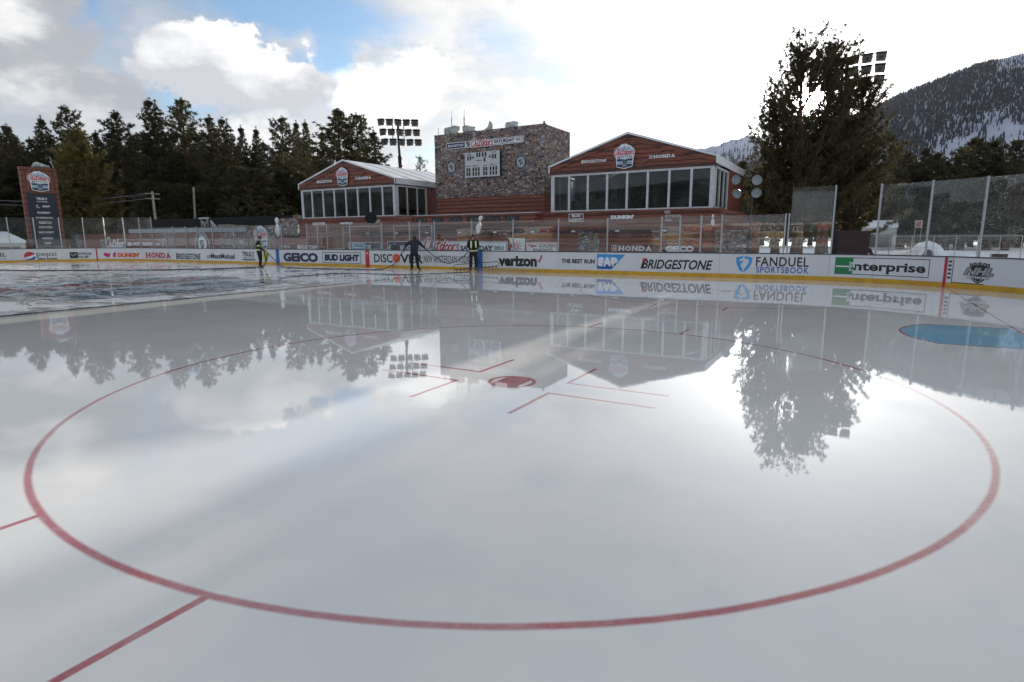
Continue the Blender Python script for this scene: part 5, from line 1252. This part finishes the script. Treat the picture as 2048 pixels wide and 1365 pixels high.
# ---------------------------------------------------------------- right hand background
def container():
    p0 = atD(1674, 504, 36.0); p1 = atD(1737, 505, 36.0); zt = atD(1700, 463, 36).z; wd = (p1-p0).length
    root = empty('dump_trailer', ((p0+p1)/2).to_tuple()[:2]+(0,), 'dark red steel trailer box behind the boards under the great pines', 'trailer', None, math.atan2(p1.y-p0.y, p1.x-p0.x))
    bm = MB(); bm.bb(-wd/2, wd/2, 0, 3.0, .45, zt, 'container_red'); bm.bb(-wd/2-.03, wd/2+.03, -.04, 3.04, zt-.1, zt+.02, 'container_red')
    for k in range(6): bm.bb(-wd/2+.1+k*(wd-.2)/5-.04, -wd/2+.1+k*(wd-.2)/5+.04, -.05, -.003, .5, zt-.12, 'container_red')
    bm.build('body', root)
    bm = MB(); bm.bb(-wd/2, wd/2, -.02, .2, .30, .44, 'black_fabric'); bm.build('bumper', root)
    for k, x_ in enumerate((-.8, -.62, -.44, .5, .68)):
        bm = MB(); bm.lathe((x_, -.03, .37), [(0, .02), (.05, .02), (.06, 0)], 'ink_red' if k > 2 else 'lamp_lens', 10, Matrix.Rotation(rad(90), 3, 'X')); bm.build('tail_light', root)
    for x_ in (-wd/2+.3, wd/2-.3):
        bm = MB(); bm.lathe((x_, .9, .42), [(.15, -.12), (.42, -.12), (.42, .12), (.15, .12)], 'black_fabric', 18, Matrix.Rotation(rad(90), 3, 'Y')); bm.build('wheel', root)
    bm = MB(); bm.tube([(wd/2, .1, 1.0), (wd/2+.5, -.1, .1)], .09, 'container_red', 6); bm.build('outrigger', root)
container()
def marquee(px0, px1, pyt, pye, Dd, depth, label, mat='canvas', ridge=.5):
    a = atD(px0, pye, Dd); c = atD(px1, pye, Dd); zt = atD((px0+px1)/2, pyt, Dd).z; wd = (c-a).length; ze = a.z
    root = empty('marquee', ((a.x+c.x)/2, (a.y+c.y)/2, 0), label, 'marquee', None, math.atan2(c.y-a.y, c.x-a.x))
    bm = MB(); bm.bb(-wd/2+.1, wd/2-.1, .1, depth-.1, -.1, ze, mat); bm.build('wall', root)
    bm = MB(); h_ = wd*.5*ridge
    bm.add([(-wd/2, 0, ze-.25), (wd/2, 0, ze-.25), (wd/2, depth, ze-.25), (-wd/2, depth, ze-.25), (-wd/2, 0, ze), (wd/2, 0, ze), (wd/2, depth, ze), (-wd/2, depth, ze), (-wd/2+h_, depth/2, zt), (wd/2-h_, depth/2, zt)],
           [(0, 1, 5, 4), (1, 2, 6, 5), (2, 3, 7, 6), (3, 0, 4, 7), (4, 5, 9, 8), (6, 7, 8, 9), (5, 6, 9), (7, 4, 8)], 'roof_vinyl'); bm.build('roof', root)
    bm = MB(); bm.bb(-wd/2+.5, wd/2-.5, .05, .095, .3, ze*.62, 'interior_dark'); bm.build('opening', root)  # dark panel on the wall; its colour paints the shade of an opening
marquee(1962, 2040, 443, 466, 105, 8, 'grey marquee with a hipped white roof, far right beyond the glass', ridge=.9)
marquee(1722, 1797, 440, 452, 80, 6, 'plain white sided marquee between the great pines and the igloo', ridge=.05)
marquee(1800, 1942, 449, 462, 125, 9, 'long low white roofed tent far behind the igloo', ridge=.2)
marquee(-40, 52, 463, 482, 78, 7, 'white roofed marquee at the far left behind the boards', ridge=.8)
def tent_panel():
    o_ = None
    for px0, px1, py0, py1, Dd, t_, lab in ((1829, 1846, 441, 456, 70, 'NO', 'small red lettered sign standing on the snow field left of the igloo'),):
        a = atD(px0, py1, Dd); c = atD(px1, py0, Dd); wd = (Vector((c.x, c.y, 0))-Vector((a.x, a.y, 0))).length
        r = empty('notice_board', ((a.x+c.x)/2, (a.y+c.y)/2, 0), lab, 'sign'); bm = MB(); bm.bb(-wd/2, wd/2, -.04, .04, a.z, c.z, 'canvas'); bm.build('panel', r)
        bm = MB(); bm.tube([(-wd/2+.05, 0, 0), (-wd/2+.05, 0, a.z)], .04, 'utility_wood', 5); bm.build('leg', r); bm = MB(); bm.tube([(wd/2-.05, 0, 0), (wd/2-.05, 0, a.z)], .04, 'utility_wood', 5); bm.build('leg', r)
        d = Decal(lambda u, z_, l: (u, -.04-l, z_), .006); d.text('NO', -wd*.32, a.z+.12*(c.z-a.z), wd*.32, a.z+.85*(c.z-a.z), 'ink_red', .06); d.build('lettering', r)
tent_panel()
def lump(name, c, rx, ry, h_, seed, label, cat, cut=None):
    rg = random.Random(seed); vs = []; fs = []; n_, m_ = 36, 12
    for i in range(m_+1):
        t = i/m_
        for j in range(n_):
            q = 2*PI*j/n_; r = math.cos(t*PI/2)*(1+.10*(vnoise(math.cos(q)*2+seed, math.sin(q)*2+t*3)-.5)*4*(1-t)); z_ = math.sin(t*PI/2)*h_*(1+.14*(vnoise(j*.5, i*.7+seed)-.5))
            vs.append((c.x+math.cos(q)*rx*r, c.y+math.sin(q)*ry*r, z_-.1))
    for i in range(m_):
        for j in range(n_): k = (j+1) % n_; fs.append((i*n_+j, i*n_+k, (i+1)*n_+k, (i+1)*n_+j))
    bm = MB(); bm.add(vs, fs, 'snow', True); return bm
ig = atD(1853, 500, 52); bm = lump('igloo', ig, 1.12, 1.12, 1.32, 2, '', '')
root = empty('igloo', (ig.x, ig.y, 0), 'small snow igloo with an arched doorway on the snow field', 'igloo')
bm.v = [tuple(Vector(v)-Vector((ig.x, ig.y, 0))) for v in bm.v]; bm.build('dome', root)
bm = MB(); pr = [(1.0*math.cos(rad(a))*.62, 1.0*math.sin(rad(a))*1.02) for a in range(0, 181, 15)]+[(1.0*math.cos(rad(a))*.38, 1.0*math.sin(rad(a))*.70) for a in range(180, -1, -15)]
for i in range(12): bm.prism([pr[i], pr[i+1], pr[24-i], pr[25-i]], -1.6, -.8, 'snow')
e_ = bm.build('entrance', root); e_.rotation_euler = (0, 0, rad(0))
bm = MB(); bm.prism([(.37, 0), (.36, .3)]+[(.38*math.cos(rad(a)), .70*math.sin(rad(a))) for a in range(30, 151, 20)]+[(-.36, .3), (-.37, 0)], -1.2, -1.12, 'interior_dark'); bm.build('doorway', root)  # dark slab in the arch, painted in for the shade inside
for k, (px, Dd, rx, ry, h_) in enumerate(((1832, 54, 1.1, 1.0, .72), (1892, 54, 2.0, 1.3, .62), (1795, 58, 2.2, 1.4, .45), (1925, 58, 2.6, 1.8, .45))):
    c = atD(px, 500, Dd); bm = lump('s', c, rx, ry, h_, 5+k, '', ''); bm.v = [tuple(Vector(v)-Vector((c.x, c.y, 0))) for v in bm.v]
    o_ = bm.build('snow_heap'); o_.location = (c.x, c.y, 0); tag(o_, ('snow heap leaning against the left of the igloo', 'long snow heap trailing right of the igloo', 'low snow heap left of the igloo, behind the glass post', 'low snow heap farthest right on the snow field')[k], 'snow heap', 'snow heaps round the igloo')
# wire fence on the snow field
root = empty('wire_fence', (30, 40, 0), 'thin post and rail fence crossing the snow field behind the glass', 'fence')
pts_ = [atD(px, 500, 42) for px in range(1690, 2080, 44)]
for p_ in pts_:
    bm = MB(); bm.tube([(p_.x-30, p_.y-40, -.1), (p_.x-30, p_.y-40, 1.65)], .022, 'aluminium', 5); bm.build('post', root)
for z_ in (1.62, .95, .4):
    bm = MB(); bm.tube([(p_.x-30, p_.y-40, z_) for p_ in pts_], .009 if z_ < 1.5 else .015, 'aluminium', 4); bm.build('rail', root)
bm = MB(); c = atD(1999, 500, 30.5); bm.bb(-.25, .25, -.2, .2, 0, .95, 'black_fabric'); bm.bb(-.5, .5, -.1, .3, .0, .5, 'dark_metal'); o_ = bm.build('equipment_case'); o_.location = (c.x, c.y, 0); tag(o_, 'small black case on the ground just behind the tall glass at the right', 'case')

# utility poles and wires at left
for k, (px, pyt, pyb, Dd, lab) in enumerate(((304, 383, 440, 88, 'pale weathered utility pole in front of the dark wood'), (387, 375, 440, 92, 'bare leaning pole in the wood right of the utility pole'))):
    b0 = atD(px+8 if k == 0 else px, pyb, Dd); t_ = atD(px, pyt, Dd); root = empty('utility_pole', (b0.x, b0.y, 0), lab, 'utility pole')
    bm = MB(); bm.tube([(0, 0, 0), (t_.x-b0.x, t_.y-b0.y, t_.z)], [.2, .13], 'utility_wood', 8); bm.build('post', root)
    if k == 0:
        for dz in (.3, .9): bm = MB(); bm.box((t_.x-b0.x, t_.y-b0.y, t_.z-dz), (.12, 1.8, .12), 'utility_wood'); bm.build('cross_arm', root)
        for q, (e, g) in enumerate(((atD(-20, 401, 96), .2), (atD(-20, 409, 96), .8), (atD(228, 388, 92), .15))):
            bm = MB(); A_ = Vector((t_.x-b0.x, t_.y-b0.y, t_.z-g)); B_ = e-Vector((b0.x, b0.y, 0)); bm.tube([A_.lerp(B_, i/12)-Vector((0, 0, .5*math.sin(PI*i/12))) for i in range(13)], .022, 'rail_grey', 3); bm.build('wire', root)

# ---------------------------------------------------------------- odds and ends on the stand
def bag(px, py, Dd, h_, seed, label, tie):
    rg = random.Random(seed); c = atD(px, py, Dd); vs = []; fs = []; n_ = 10; prof = [(.02, 0), (.07, .03), (.13, .12), (.16, .28), (.14, .45), (.08, .60), (.03, .66), (.08, .74), (.12, .84), (.09, .95), (.02, 1.0)]
    for r, t in prof:
        for j in range(n_): q = 2*PI*j/n_; e = 1+rg.uniform(-.25, .25); vs.append((math.cos(q)*r*e*h_+tie*t*h_, math.sin(q)*r*e*.6*h_, t*h_))
    for i in range(len(prof)-1):
        for j in range(n_): k = (j+1) % n_; fs.append((i*n_+j, i*n_+k, (i+1)*n_+k, (i+1)*n_+j))
    bm = MB(); bm.add(vs, fs, 'plastic_bag'); o_ = bm.build('plastic_bag'); o_.location = c; tag(o_, label, 'plastic bag', 'clear plastic bags tied over equipment above the glass')
bag(955, 468, 32.3, .95, 1, 'pale plastic bag tied over a microphone right of the red banner script', .25)
bag(557, 474, 44.0, 1.3, 2, 'pale plastic bag hanging in front of the stepped stone wall', -.05)
bag(597, 468, 42.0, .6, 3, 'small plastic bag beside the post at the left tent corner', .1)
bag(1425, 452, 28.3, .50, 4, 'small clear plastic bag over the glass near the right stand end', 0)
c = atD(742, 437, 40.0); bm = MB(); R_ = Vector((.7, -.7, .1)).to_track_quat('Z', 'Y').to_matrix()
root = empty('parabolic_microphone', c, 'black covered parabolic dish on a stand in front of the left tent', 'microphone')
bm.lathe((0, 0, 0), [(0, .12), (.2, .13), (.36, .18), (.38, .15), (.33, .0), (.2, -.10), (0, -.14)], 'black_fabric', 20, R_); bm.build('dish', root)
bm = MB(); bm.tube([(0, 0, -.1), (.05, .1, -2.9)], .03, 'dark_metal', 6); bm.build('stand_pole', root)
# penalty boxes behind the far glass
def pen(u0, u1, label):
    root = empty('penalty_box', ((u0+u1)/2, YB+.9, 0), label, 'penalty box', 'penalty boxes behind the far boards'); w_ = (u1-u0)/2
    for a in (-w_, w_):
        bm = MB(); bm.bb(a-.03, a+.03, -.8, .8, 0, 1.05, 'frame_white'); bm.build('partition', root)
        bm = MB(); bm.bb(a-.006, a+.006, -.78, .8, 1.06, 2.35, 'rink_glass'); bm.build('glass_pane', root)
        bm = MB(); bm.bb(a-.035, a+.035, .78, .85, 1.0, 2.4, 'aluminium'); bm.build('post', root)
    bm = MB(); bm.bb(-w_+.03, w_-.03, .2, .65, .35, .42, 'utility_wood'); bm.build('bench_seat', root)
    bm = MB(); bm.bb(-w_+.04, w_-.04, .80, .84, 2.36, 2.40, 'aluminium'); bm.build('top_rail', root)
pen(-3.6, -.4, 'left penalty box with a low wooden bench behind the far glass'); pen(.6, 3.4, 'right penalty box with a low wooden bench behind the far glass')

# ---------------------------------------------------------------- people
def skin_mesh(verts, edges, radii, root=0, sub=1):
    me = bpy.data.meshes.new('b'); me.from_pydata([tuple(v) for v in verts], edges, []); o = bpy.data.objects.new('b', me); COL.objects.link(o)
    md = o.modifiers.new('s', 'SKIN'); md.use_smooth_shade = True
    for i, r in enumerate(radii):
        r = r if isinstance(r, tuple) else (r, r); me.skin_vertices[0].data[i].radius = r; me.skin_vertices[0].data[i].use_root = (i == root)
    sb = o.modifiers.new('u', 'SUBSURF'); sb.levels = sub; sb.render_levels = sub
    dg = bpy.context.evaluated_depsgraph_get(); dg.update(); m2 = bpy.data.meshes.new_from_object(o.evaluated_get(dg))
    vs = [tuple(v.co) for v in m2.vertices]; fs = [tuple(p.vertices) for p in m2.polygons]
    bpy.data.objects.remove(o); bpy.data.meshes.remove(me); bpy.data.meshes.remove(m2); return vs, fs
def person(loc, rz, J, coat, label, hood=None, cap='ink_black', skin=True):
    V = Vector; J = {k: V(v) for k, v in J.items()}
    names = ['pel', 'belly', 'chest', 'neck', 'shL', 'elL', 'wrL', 'shR', 'elR', 'wrR', 'hipL', 'knL', 'anL', 'toL', 'hipR', 'knR', 'anR', 'toR']
    rad_ = dict(pel=(.17, .145), belly=(.185, .155), chest=(.205, .155), neck=.062, shL=.098, shR=.098, elL=.072, elR=.072, wrL=.042, wrR=.042, hipL=.115, hipR=.115, knL=.09, knR=.09, anL=.078, anR=.078, toL=.048, toR=.048)
    ed = [('pel', 'belly'), ('belly', 'chest'), ('chest', 'neck'), ('chest', 'shL'), ('shL', 'elL'), ('elL', 'wrL'), ('chest', 'shR'), ('shR', 'elR'), ('elR', 'wrR'), ('pel', 'hipL'), ('hipL', 'knL'), ('knL', 'anL'), ('anL', 'toL'), ('pel', 'hipR'), ('hipR', 'knR'), ('knR', 'anR'), ('anR', 'toR')]
    ix = {n_: i for i, n_ in enumerate(names)}
    vs, fs = skin_mesh([J[n_] for n_ in names], [(ix[a], ix[b_]) for a, b_ in ed], [rad_[n_] for n_ in names], 0, 1)
    mb = MB()
    def seg(p, a, c): t = max(0, min(1, (p-a).dot(c-a)/max(1e-9, (c-a).length_squared))); return (p-a.lerp(c, t)).length
    for f in fs:
        c = sum((V(vs[i]) for i in f), V())/len(f)
        d = {e: seg(c, J[e[0]], J[e[1]]) for e in ed}; e = min(d, key=d.get)
        m = 'trousers' if e[0] in ('hipL', 'hipR', 'knL', 'knR') or (e[0] == 'pel' and e[1] != 'belly' and c.z < J['pel'].z-.03) else coat
        if e[0] in ('anL', 'anR') or (e[0] in ('knL', 'knR') and c.z < .16): m = 'boots'
        mb.f.append(f); mb.mi.append(mb.slot(m)); mb.sm.append(True)
    mb.v = list(vs)
    # head: skull, jaw, nose, ears, eyes
    hc = J['head']; fw = (J['look']-hc).normalized(); R_ = fw.to_track_quat('Y', 'Z').to_matrix()
    hv = []; hf = []; n_, m_ = 14, 10
    for i in range(m_+1):
        t = i/m_; zz = -.125+.25*t
        for j in range(n_):
            q = 2*PI*j/n_; r = math.sin(min(PI, max(0.02, (t*.96+.02)*PI)))**.62; x_ = .078*r*math.cos(q); y_ = .098*r*math.sin(q)
            if t < .4: x_ *= .72+.7*t; y_ *= .80+.5*t
            if math.sin(q) > .9 and .36 < t < .52: y_ += .028*(1-abs(t-.42)*8)
            if abs(math.cos(q)) > .95 and .38 < t < .60: x_ *= 1.18
            hv.append(R_ @ V((x_, y_, zz))+hc)
    for i in range(m_):
        for j in range(n_): k = (j+1) % n_; hf.append((i*n_+j, i*n_+k, (i+1)*n_+k, (i+1)*n_+j))
    mb.add(hv, hf, 'skin' if skin else cap, True)
    for sx in (-1, 1): mb.lathe(R_ @ V((sx*.032, .090, .012))+hc, [(0, .008), (.008, .004), (.010, -.004)], 'ink_black', 8, R_ @ Matrix.Rotation(rad(-90), 3, 'X'))
    mb.box(R_ @ V((0, .088, -.055))+hc, (.045, .012, .008), 'ink_red', R_)
    mb.tube([J['neck'], hc+V((0, 0, -.06))], [.062, .055], 'skin' if skin else cap, 10)
    # hands: palm, four fingers, thumb
    for s_, el, wr in ((-1, 'elL', 'wrL'), (1, 'elR', 'wrR')):
        d = (J[wr]-J[el]).normalized(); sd = d.cross(V((0, 1, 0.3))).normalized(); pn = sd.cross(d).normalized()
        mb.tube([J[wr]-d*.03, J[wr]+d*.03, J[wr]+d*.085], [.030, .040, .036], 'ink_black', 8)
        for k in range(4):
            L_ = (.070, .082, .078, .060)[k]; b0 = J[wr]+d*.075+sd*(k-1.5)*.019; p1 = b0+d*L_*.45+pn*.008; p2 = p1+d*L_*.25+pn*.030; p3 = p2-d*L_*.05+pn*.028
            mb.tube([b0, p1, p2, p3], [.010, .0095, .009, .007], 'ink_black', 6)
        b0 = J[wr]+d*.03+sd*s_*.034; mb.tube([b0, b0+d*.03+sd*s_*.028+pn*.012, b0+d*.055+sd*s_*.030+pn*.03], [.012, .011, .008], 'ink_black', 6)
    root = empty('person', loc, label, 'person', None, rz); mb.build('body', root)
    def cloth(bm, name): return bm.build(name, root)
    bm = MB(); hs = 1.14 if not hood else 1.26
    cv = []; cf = []
    for i in range(7):
        t = i/6; zz = (.005 if not hood else -.10)+(.135 if not hood else .25)*t
        for j in range(14):
            q = 2*PI*j/14; r = math.cos(max(0, (t-.15)/.86)*PI/2)**.55 if t > .15 else 1.0
            x_ = .082*hs*r*math.cos(q); y_ = .102*hs*r*math.sin(q)-.006
            if hood and math.sin(q) > .45 and t < .62: y_ = .045; 
            cv.append(R_ @ V((x_, y_, zz))+hc)
    for i in range(6):
        for j in range(14): k = (j+1) % 14; cf.append((i*14+j, i*14+k, (i+1)*14+k, (i+1)*14+j))
    bm.add(cv, cf, cap, True); cloth(bm, 'hood' if hood else 'hat')
    return root, J
def vest(root, J, m, front, arm=False):
    """hi-vis bands over the torso"""
    z0, z1 = J['belly'].z-.16, J['chest'].z+.14; c = J['belly']
    def ringat(z_, r, w_, mm, name):
        n_ = 20; t = (z_-J['pel'].z)/(J['chest'].z-J['pel'].z); ctr = J['pel'].lerp(J['chest'], t); bm = MB(); vs = []; fs = []
        for zz in (z_-w_/2, z_+w_/2):
            for j in range(n_): q = 2*PI*j/n_; vs.append((ctr.x+r[0]*math.cos(q), ctr.y+r[1]*math.sin(q), zz))
        for j in range(n_): k = (j+1) % n_; fs.append((j, k, n_+k, n_+j))
        bm.add(vs, fs, mm, True); return bm.build(name, root)
    ringat(z0+.05, (.235, .195), .085, m, 'vest_band'); ringat(z0+.05, (.239, .199), .035, 'reflective', 'vest_stripe')
    for sx in (-1, 1):
        for sy in (-1, 1):
            bm = MB(); x_ = sx*.12; y_ = sy*.200
            p = [Vector((x_*(1.1), c.y+sy*.195, z0+.06)), Vector((x_, c.y+y_*1.04, (z0+z1)/2)), Vector((x_*.95, J['chest'].y+sy*.185, z1-.06)), Vector((x_*.95, J['chest'].y+sy*.06, z1+.03))]
            for w_, off, mm in ((.085, 0, m), (.034, .004, 'reflective')):
                vs = []
                for q in p: vs += [(q.x-w_/2, q.y+sy*off, q.z), (q.x+w_/2, q.y+sy*off, q.z)]
                bm.add(vs, [(0, 1, 3, 2), (2, 3, 5, 4), (4, 5, 7, 6)], mm, True)
            bm.build('vest_strap', root)
    if arm:
        for a, b_ in (('shL', 'elL'), ('shR', 'elR')):
            q = J[a].lerp(J[b_], .7); d = (J[b_]-J[a]).normalized(); bm = MB(); bm.tube([q-d*.04, q+d*.04], .088, m, 12); bm.tube([q-d*.016, q+d*.016], .091, 'reflective', 12); bm.build('arm_band', root)
p1 = onZ(521, 535.2); p2 = onZ(829.5, 541); p3 = onZ(947, 543.4)
def yaw_to(v): return math.atan2(-v.x, v.y)
# person in hi-vis, side on, carrying a yellow bag and a hose
J1 = dict(pel=(0, 0, .98), belly=(0, -.01, 1.14), chest=(0, 0, 1.36), neck=(0, .05, 1.55), shL=(-.20, .0, 1.45), elL=(-.24, .03, 1.16), wrL=(-.17, .24, .98), shR=(.20, .03, 1.45), elR=(.24, .10, 1.17), wrR=(.18, .33, .98),
          hipL=(-.10, 0, .90), knL=(-.11, .03, .50), anL=(-.11, -.10, .09), toL=(-.12, .09, .045), hipR=(.10, 0, .90), knR=(.11, .06, .50), anR=(.12, .07, .09), toR=(.13, .27, .045), head=(0, .09, 1.70), look=(0, 1, 1.45))
r1, J = person(p1, yaw_to(CR), J1, 'jacket_black', 'person in black with a yellow green vest, side on, carrying a yellow bag', cap='ink_black'); vest(r1, J, 'hivis', 1, True)
# person seen from behind, arms spread along the hose
dv = Vector((p2.x-CAMP.x, p2.y-CAMP.y, 0)).normalized()
J2 = dict(pel=(0, 0, .94), belly=(0, 0, 1.10), chest=(.01, .02, 1.34), neck=(.03, .06, 1.54), shL=(-.21, .02, 1.46), elL=(-.42, .04, 1.30), wrL=(-.50, .10, 1.10), shR=(.23, .02, 1.46), elR=(.44, .06, 1.26), wrR=(.58, .14, 1.13),
          hipL=(-.11, 0, .88), knL=(-.14, .03, .48), anL=(-.15, -.02, .09), toL=(-.19, .17, .045), hipR=(.11, 0, .88), knR=(.15, .02, .48), anR=(.19, -.02, .09), toR=(.33, .12, .045), head=(.04, .10, 1.68), look=(.05, 1, 1.45))
r2, Jb = person(p2, yaw_to(dv), J2, 'jacket_navy', 'person in a navy jacket seen from behind, arms spread to hold the hose', cap='ink_black', skin=False)
# hooded person holding the spray bar, facing the camera
J3 = dict(pel=(0, 0, .98), belly=(0, .01, 1.14), chest=(0, .0, 1.38), neck=(0, .05, 1.57), shL=(-.21, .0, 1.49), elL=(-.27, .04, 1.22), wrL=(-.12, .27, 1.14), shR=(.21, .0, 1.49), elR=(.28, .04, 1.22), wrR=(.16, .28, 1.14),
          hipL=(-.11, 0, .90), knL=(-.13, .04, .50), anL=(-.15, 0, .09), toL=(-.18, .19, .045), hipR=(.11, 0, .90), knR=(.13, .04, .50), anR=(.15, 0, .09), toR=(.20, .18, .045), head=(0, .10, 1.72), look=(0, 1, 1.15))
r3, J = person(p3, yaw_to(-dv), J3, 'jacket_black', 'hooded person in black with a lime striped vest, facing the camera with a spray bar', hood=True, cap='jacket_black'); vest(r3, J, 'hivis', 1)
def wl(root, p): return Matrix.Rotation(root.rotation_euler.z, 4, 'Z') @ Vector(p)+root.location
h1 = wl(r1, (.18, .40, .96)); h2l = wl(r2, (-.53, .12, 1.04)); h2r = wl(r2, (.63, .16, 1.08)); h3 = wl(r3, (.16, .36, 1.12)); h3l = wl(r3, (-.13, .36, 1.12))
def hose(pts, r, label, k=10):
    q = smooth_pts([tuple(p) for p in pts], k); o = Vector(q[len(q)//2]); o.z = 0
    bm = MB(); bm.tube([Vector(a)-o for a in q], r, 'hose_rubber', 8); ob = bm.build('hose'); ob.location = o; tag(ob, label, 'hose', 'black hoses lying across the ice'); return ob
Z = .022
hose([onZ(-60, 541.5, Z), onZ(0, 541.2, Z), onZ(150, 541, Z), onZ(300, 540.3, Z), onZ(430, 538, Z), p1+Vector((-.1, -.2, Z)), onZ(524, 535.2, Z), wl(r1, (.28, .34, .12)), wl(r1, (.26, .46, .45)), h1, onZ(549, 520, .38)+Vector((0, 0, 0)), onZ(562, 532.5, .06), onZ(585, 535.8, Z), onZ(640, 538, Z), onZ(700, 538.6, Z), onZ(756, 539.6, Z),
      onZ(783, 532, .14), h2l.lerp(onZ(783, 532, .14), .5)+Vector((0, 0, -.05)), h2l], .024, 'long black hose from the left edge to the hands of the navy jacket person')
m_ = (h2r+h3)/2
hose([h2l, wl(r2, (-.30, .16, 1.38)), wl(r2, (.0, .20, 1.62)), wl(r2, (.30, .20, 1.50)), h2r, h2r.lerp(h3, .25)+Vector((0, 0, -.46)), m_+Vector((0, 0, -.72)), h2r.lerp(h3, .78)+Vector((0, 0, -.48)), h3], .020, 'black hose sagging from the navy jacket person to the hooded person')
hose([onZ(560, 556.5, .016), onZ(640, 549, .016), onZ(700, 547, .016), onZ(760, 548.5, .016), onZ(820, 549.5, .016), onZ(860, 547.5, .016), onZ(940, 544.5, .016)], .014, 'thin hose lying on the ice in front of the two hose holders')
def spray_bar():
    f0 = p3+Vector((.55, -.55, 0)); root = empty('spray_bar', f0, 'black spray bar on a slanting pole with a row of nozzles just above the ice', 'spray bar')
    ax = (CR*1.0); ax.z = 0; ax.normalize(); L_, R2 = -1.05, 1.05
    g = lambda u, z_: ax*u+Vector((0, 0, z_))
    bm = MB(); bm.tube([g(L_, .12), g(L_-.05, .18), g(L_-.05, .34), g(L_+.05, .38), g(R2, .52), g(R2+.05, .45), g(R2, .30), g(L_, .12)], .018, 'dark_metal', 6); bm.build('frame', root)
    bm = MB(); bm.tube([g(.15, .42), (h3l-f0)*.5+g(.1, .22), h3l-f0], .016, 'dark_metal', 6); bm.build('pole', root)
    for k in range(12):
        t = (k+.5)/12; u = L_+(R2-L_)*t; z_ = .12+.18*t; bm = MB(); bm.tube([g(u, z_+.05), g(u, z_), g(u+.01, z_-.07)], [.022, .03, .012], 'dark_metal', 6); bm.build('nozzle', root)
spray_bar()
# yellow bag hanging from the first person's hand
bm = MB(); rg = random.Random(4); vs = []; fs = []
for i, (r, t) in enumerate([(.03, 0), (.10, .06), (.15, .2), (.17, .35), (.15, .48), (.14, .58)]):
    for j in range(12): q = 2*PI*j/12; e = 1+rg.uniform(-.12, .12); vs.append((math.cos(q)*r*e, math.sin(q)*r*.6*e, t-.02))
for i in range(5):
    for j in range(12): k = (j+1) % 12; fs.append((i*12+j, i*12+k, (i+1)*12+k, (i+1)*12+j))
bm.add(vs, fs, 'bag_yellow'); root = empty('yellow_bag', wl(r1, (.16, .40, .36)), 'yellow bag hanging from the hand of the first person', 'bag', None, yaw_to(CR)); bm.build('sack', root)
for sx in (-.1, .1): bm = MB(); bm.tube([(sx, 0, .54), (sx*.4, 0, .62), (0, 0, .60)], .012, 'bag_yellow', 5); bm.build('handle', root)
bm = MB(); bm.box((.12, .17, .26), (.05, .04, .50), 'dark_metal', Matrix.Rotation(-.25, 3, 'X')); bm.build('side_panel', root)
# black equipment box on the far cap rail between the two right hand workers
bm = MB(); bm.box((0, 0, .12), (.42, .3, .24), 'black_fabric'); bm.box((0, 0, .26), (.30, .2, .06), 'dark_metal'); ob = bm.build('equipment_box'); c = atD(861, 501, 37.0); ob.location = (c.x, YB+.35, 1.02); tag(ob, 'dark box sitting behind the boards beside the red banner script', 'box')

# ---------------------------------------------------------------- unseen hills across the lake, added behind the camera to darken glass reflections
def added_hills():
    vs = []; azs = np.linspace(78, 282, 160)
    for Dd, k in ((7000, 0.0), (8000, .75), (8700, 1.0), (9000, .8)):
        for a in azs: vs.append((math.sin(rad(a))*Dd, math.cos(rad(a))*Dd*.33, -1+k*(430+330*fbm(a*.09, 2.0, 5))*(.45 if abs(a-180) < 60 else .9)))
    n_ = len(azs); mb = MB(); mb.add(vs, [(j*n_+i, j*n_+i+1, (j+1)*n_+i+1, (j+1)*n_+i) for j in range(3) for i in range(n_-1)], 'added_hill_forest', True); tag(mb.build('added_back_hills'), kind='structure')
m_snow('added_hill_forest', (0.035, 0.042, 0.045), (0.16, 0.17, 0.19), 0.003)
added_hills()
# ---------------------------------------------------------------- air
hm = bpy.data.materials.new('haze'); hm.use_nodes = True; hn = hm.node_tree; hn.nodes.remove(hn.nodes['Principled BSDF'])
pv = hn.nodes.new('ShaderNodeVolumePrincipled'); pv.inputs['Color'].default_value = (0.80, 0.88, 1.0, 1); pv.inputs['Density'].default_value = 1.6e-5; pv.inputs['Anisotropy'].default_value = 0.2
hn.links.new(pv.outputs[0], hn.nodes['Material Output'].inputs['Volume'])
MATS['haze'] = hm
bm = MB(); bm.bb(-9600, 9600, -3400, 9600, -1.3, 1250, 'haze'); tag(bm.build('haze'), kind='stuff')

# fine mist drifting from the spray bar
mm_ = bpy.data.materials.new('mist'); mm_.use_nodes = True; mn_ = mm_.node_tree; mn_.nodes.remove(mn_.nodes['Principled BSDF'])
pv = mn_.nodes.new('ShaderNodeVolumePrincipled'); pv.inputs['Color'].default_value = (0.95, 0.97, 1.0, 1); pv.inputs['Density'].default_value = 0.16
mn_.links.new(pv.outputs[0], mn_.nodes['Material Output'].inputs['Volume']); MATS['mist'] = mm_
bm = MB(); c = onZ(1015, 545)
bm.lathe((0, 0, .16), [(0, -.15)]+[(1.9*math.cos(rad(a)), .15*math.sin(rad(a))) for a in range(-80, 81, 16)]+[(0, .15)], 'mist', 20)
ob = bm.build('mist'); ob.location = c+Vector((0, .0, 0)); ob.scale = (1.3, .5, 1.0); ob.rotation_euler = (0, 0, YAW); tag(ob, kind='stuff')
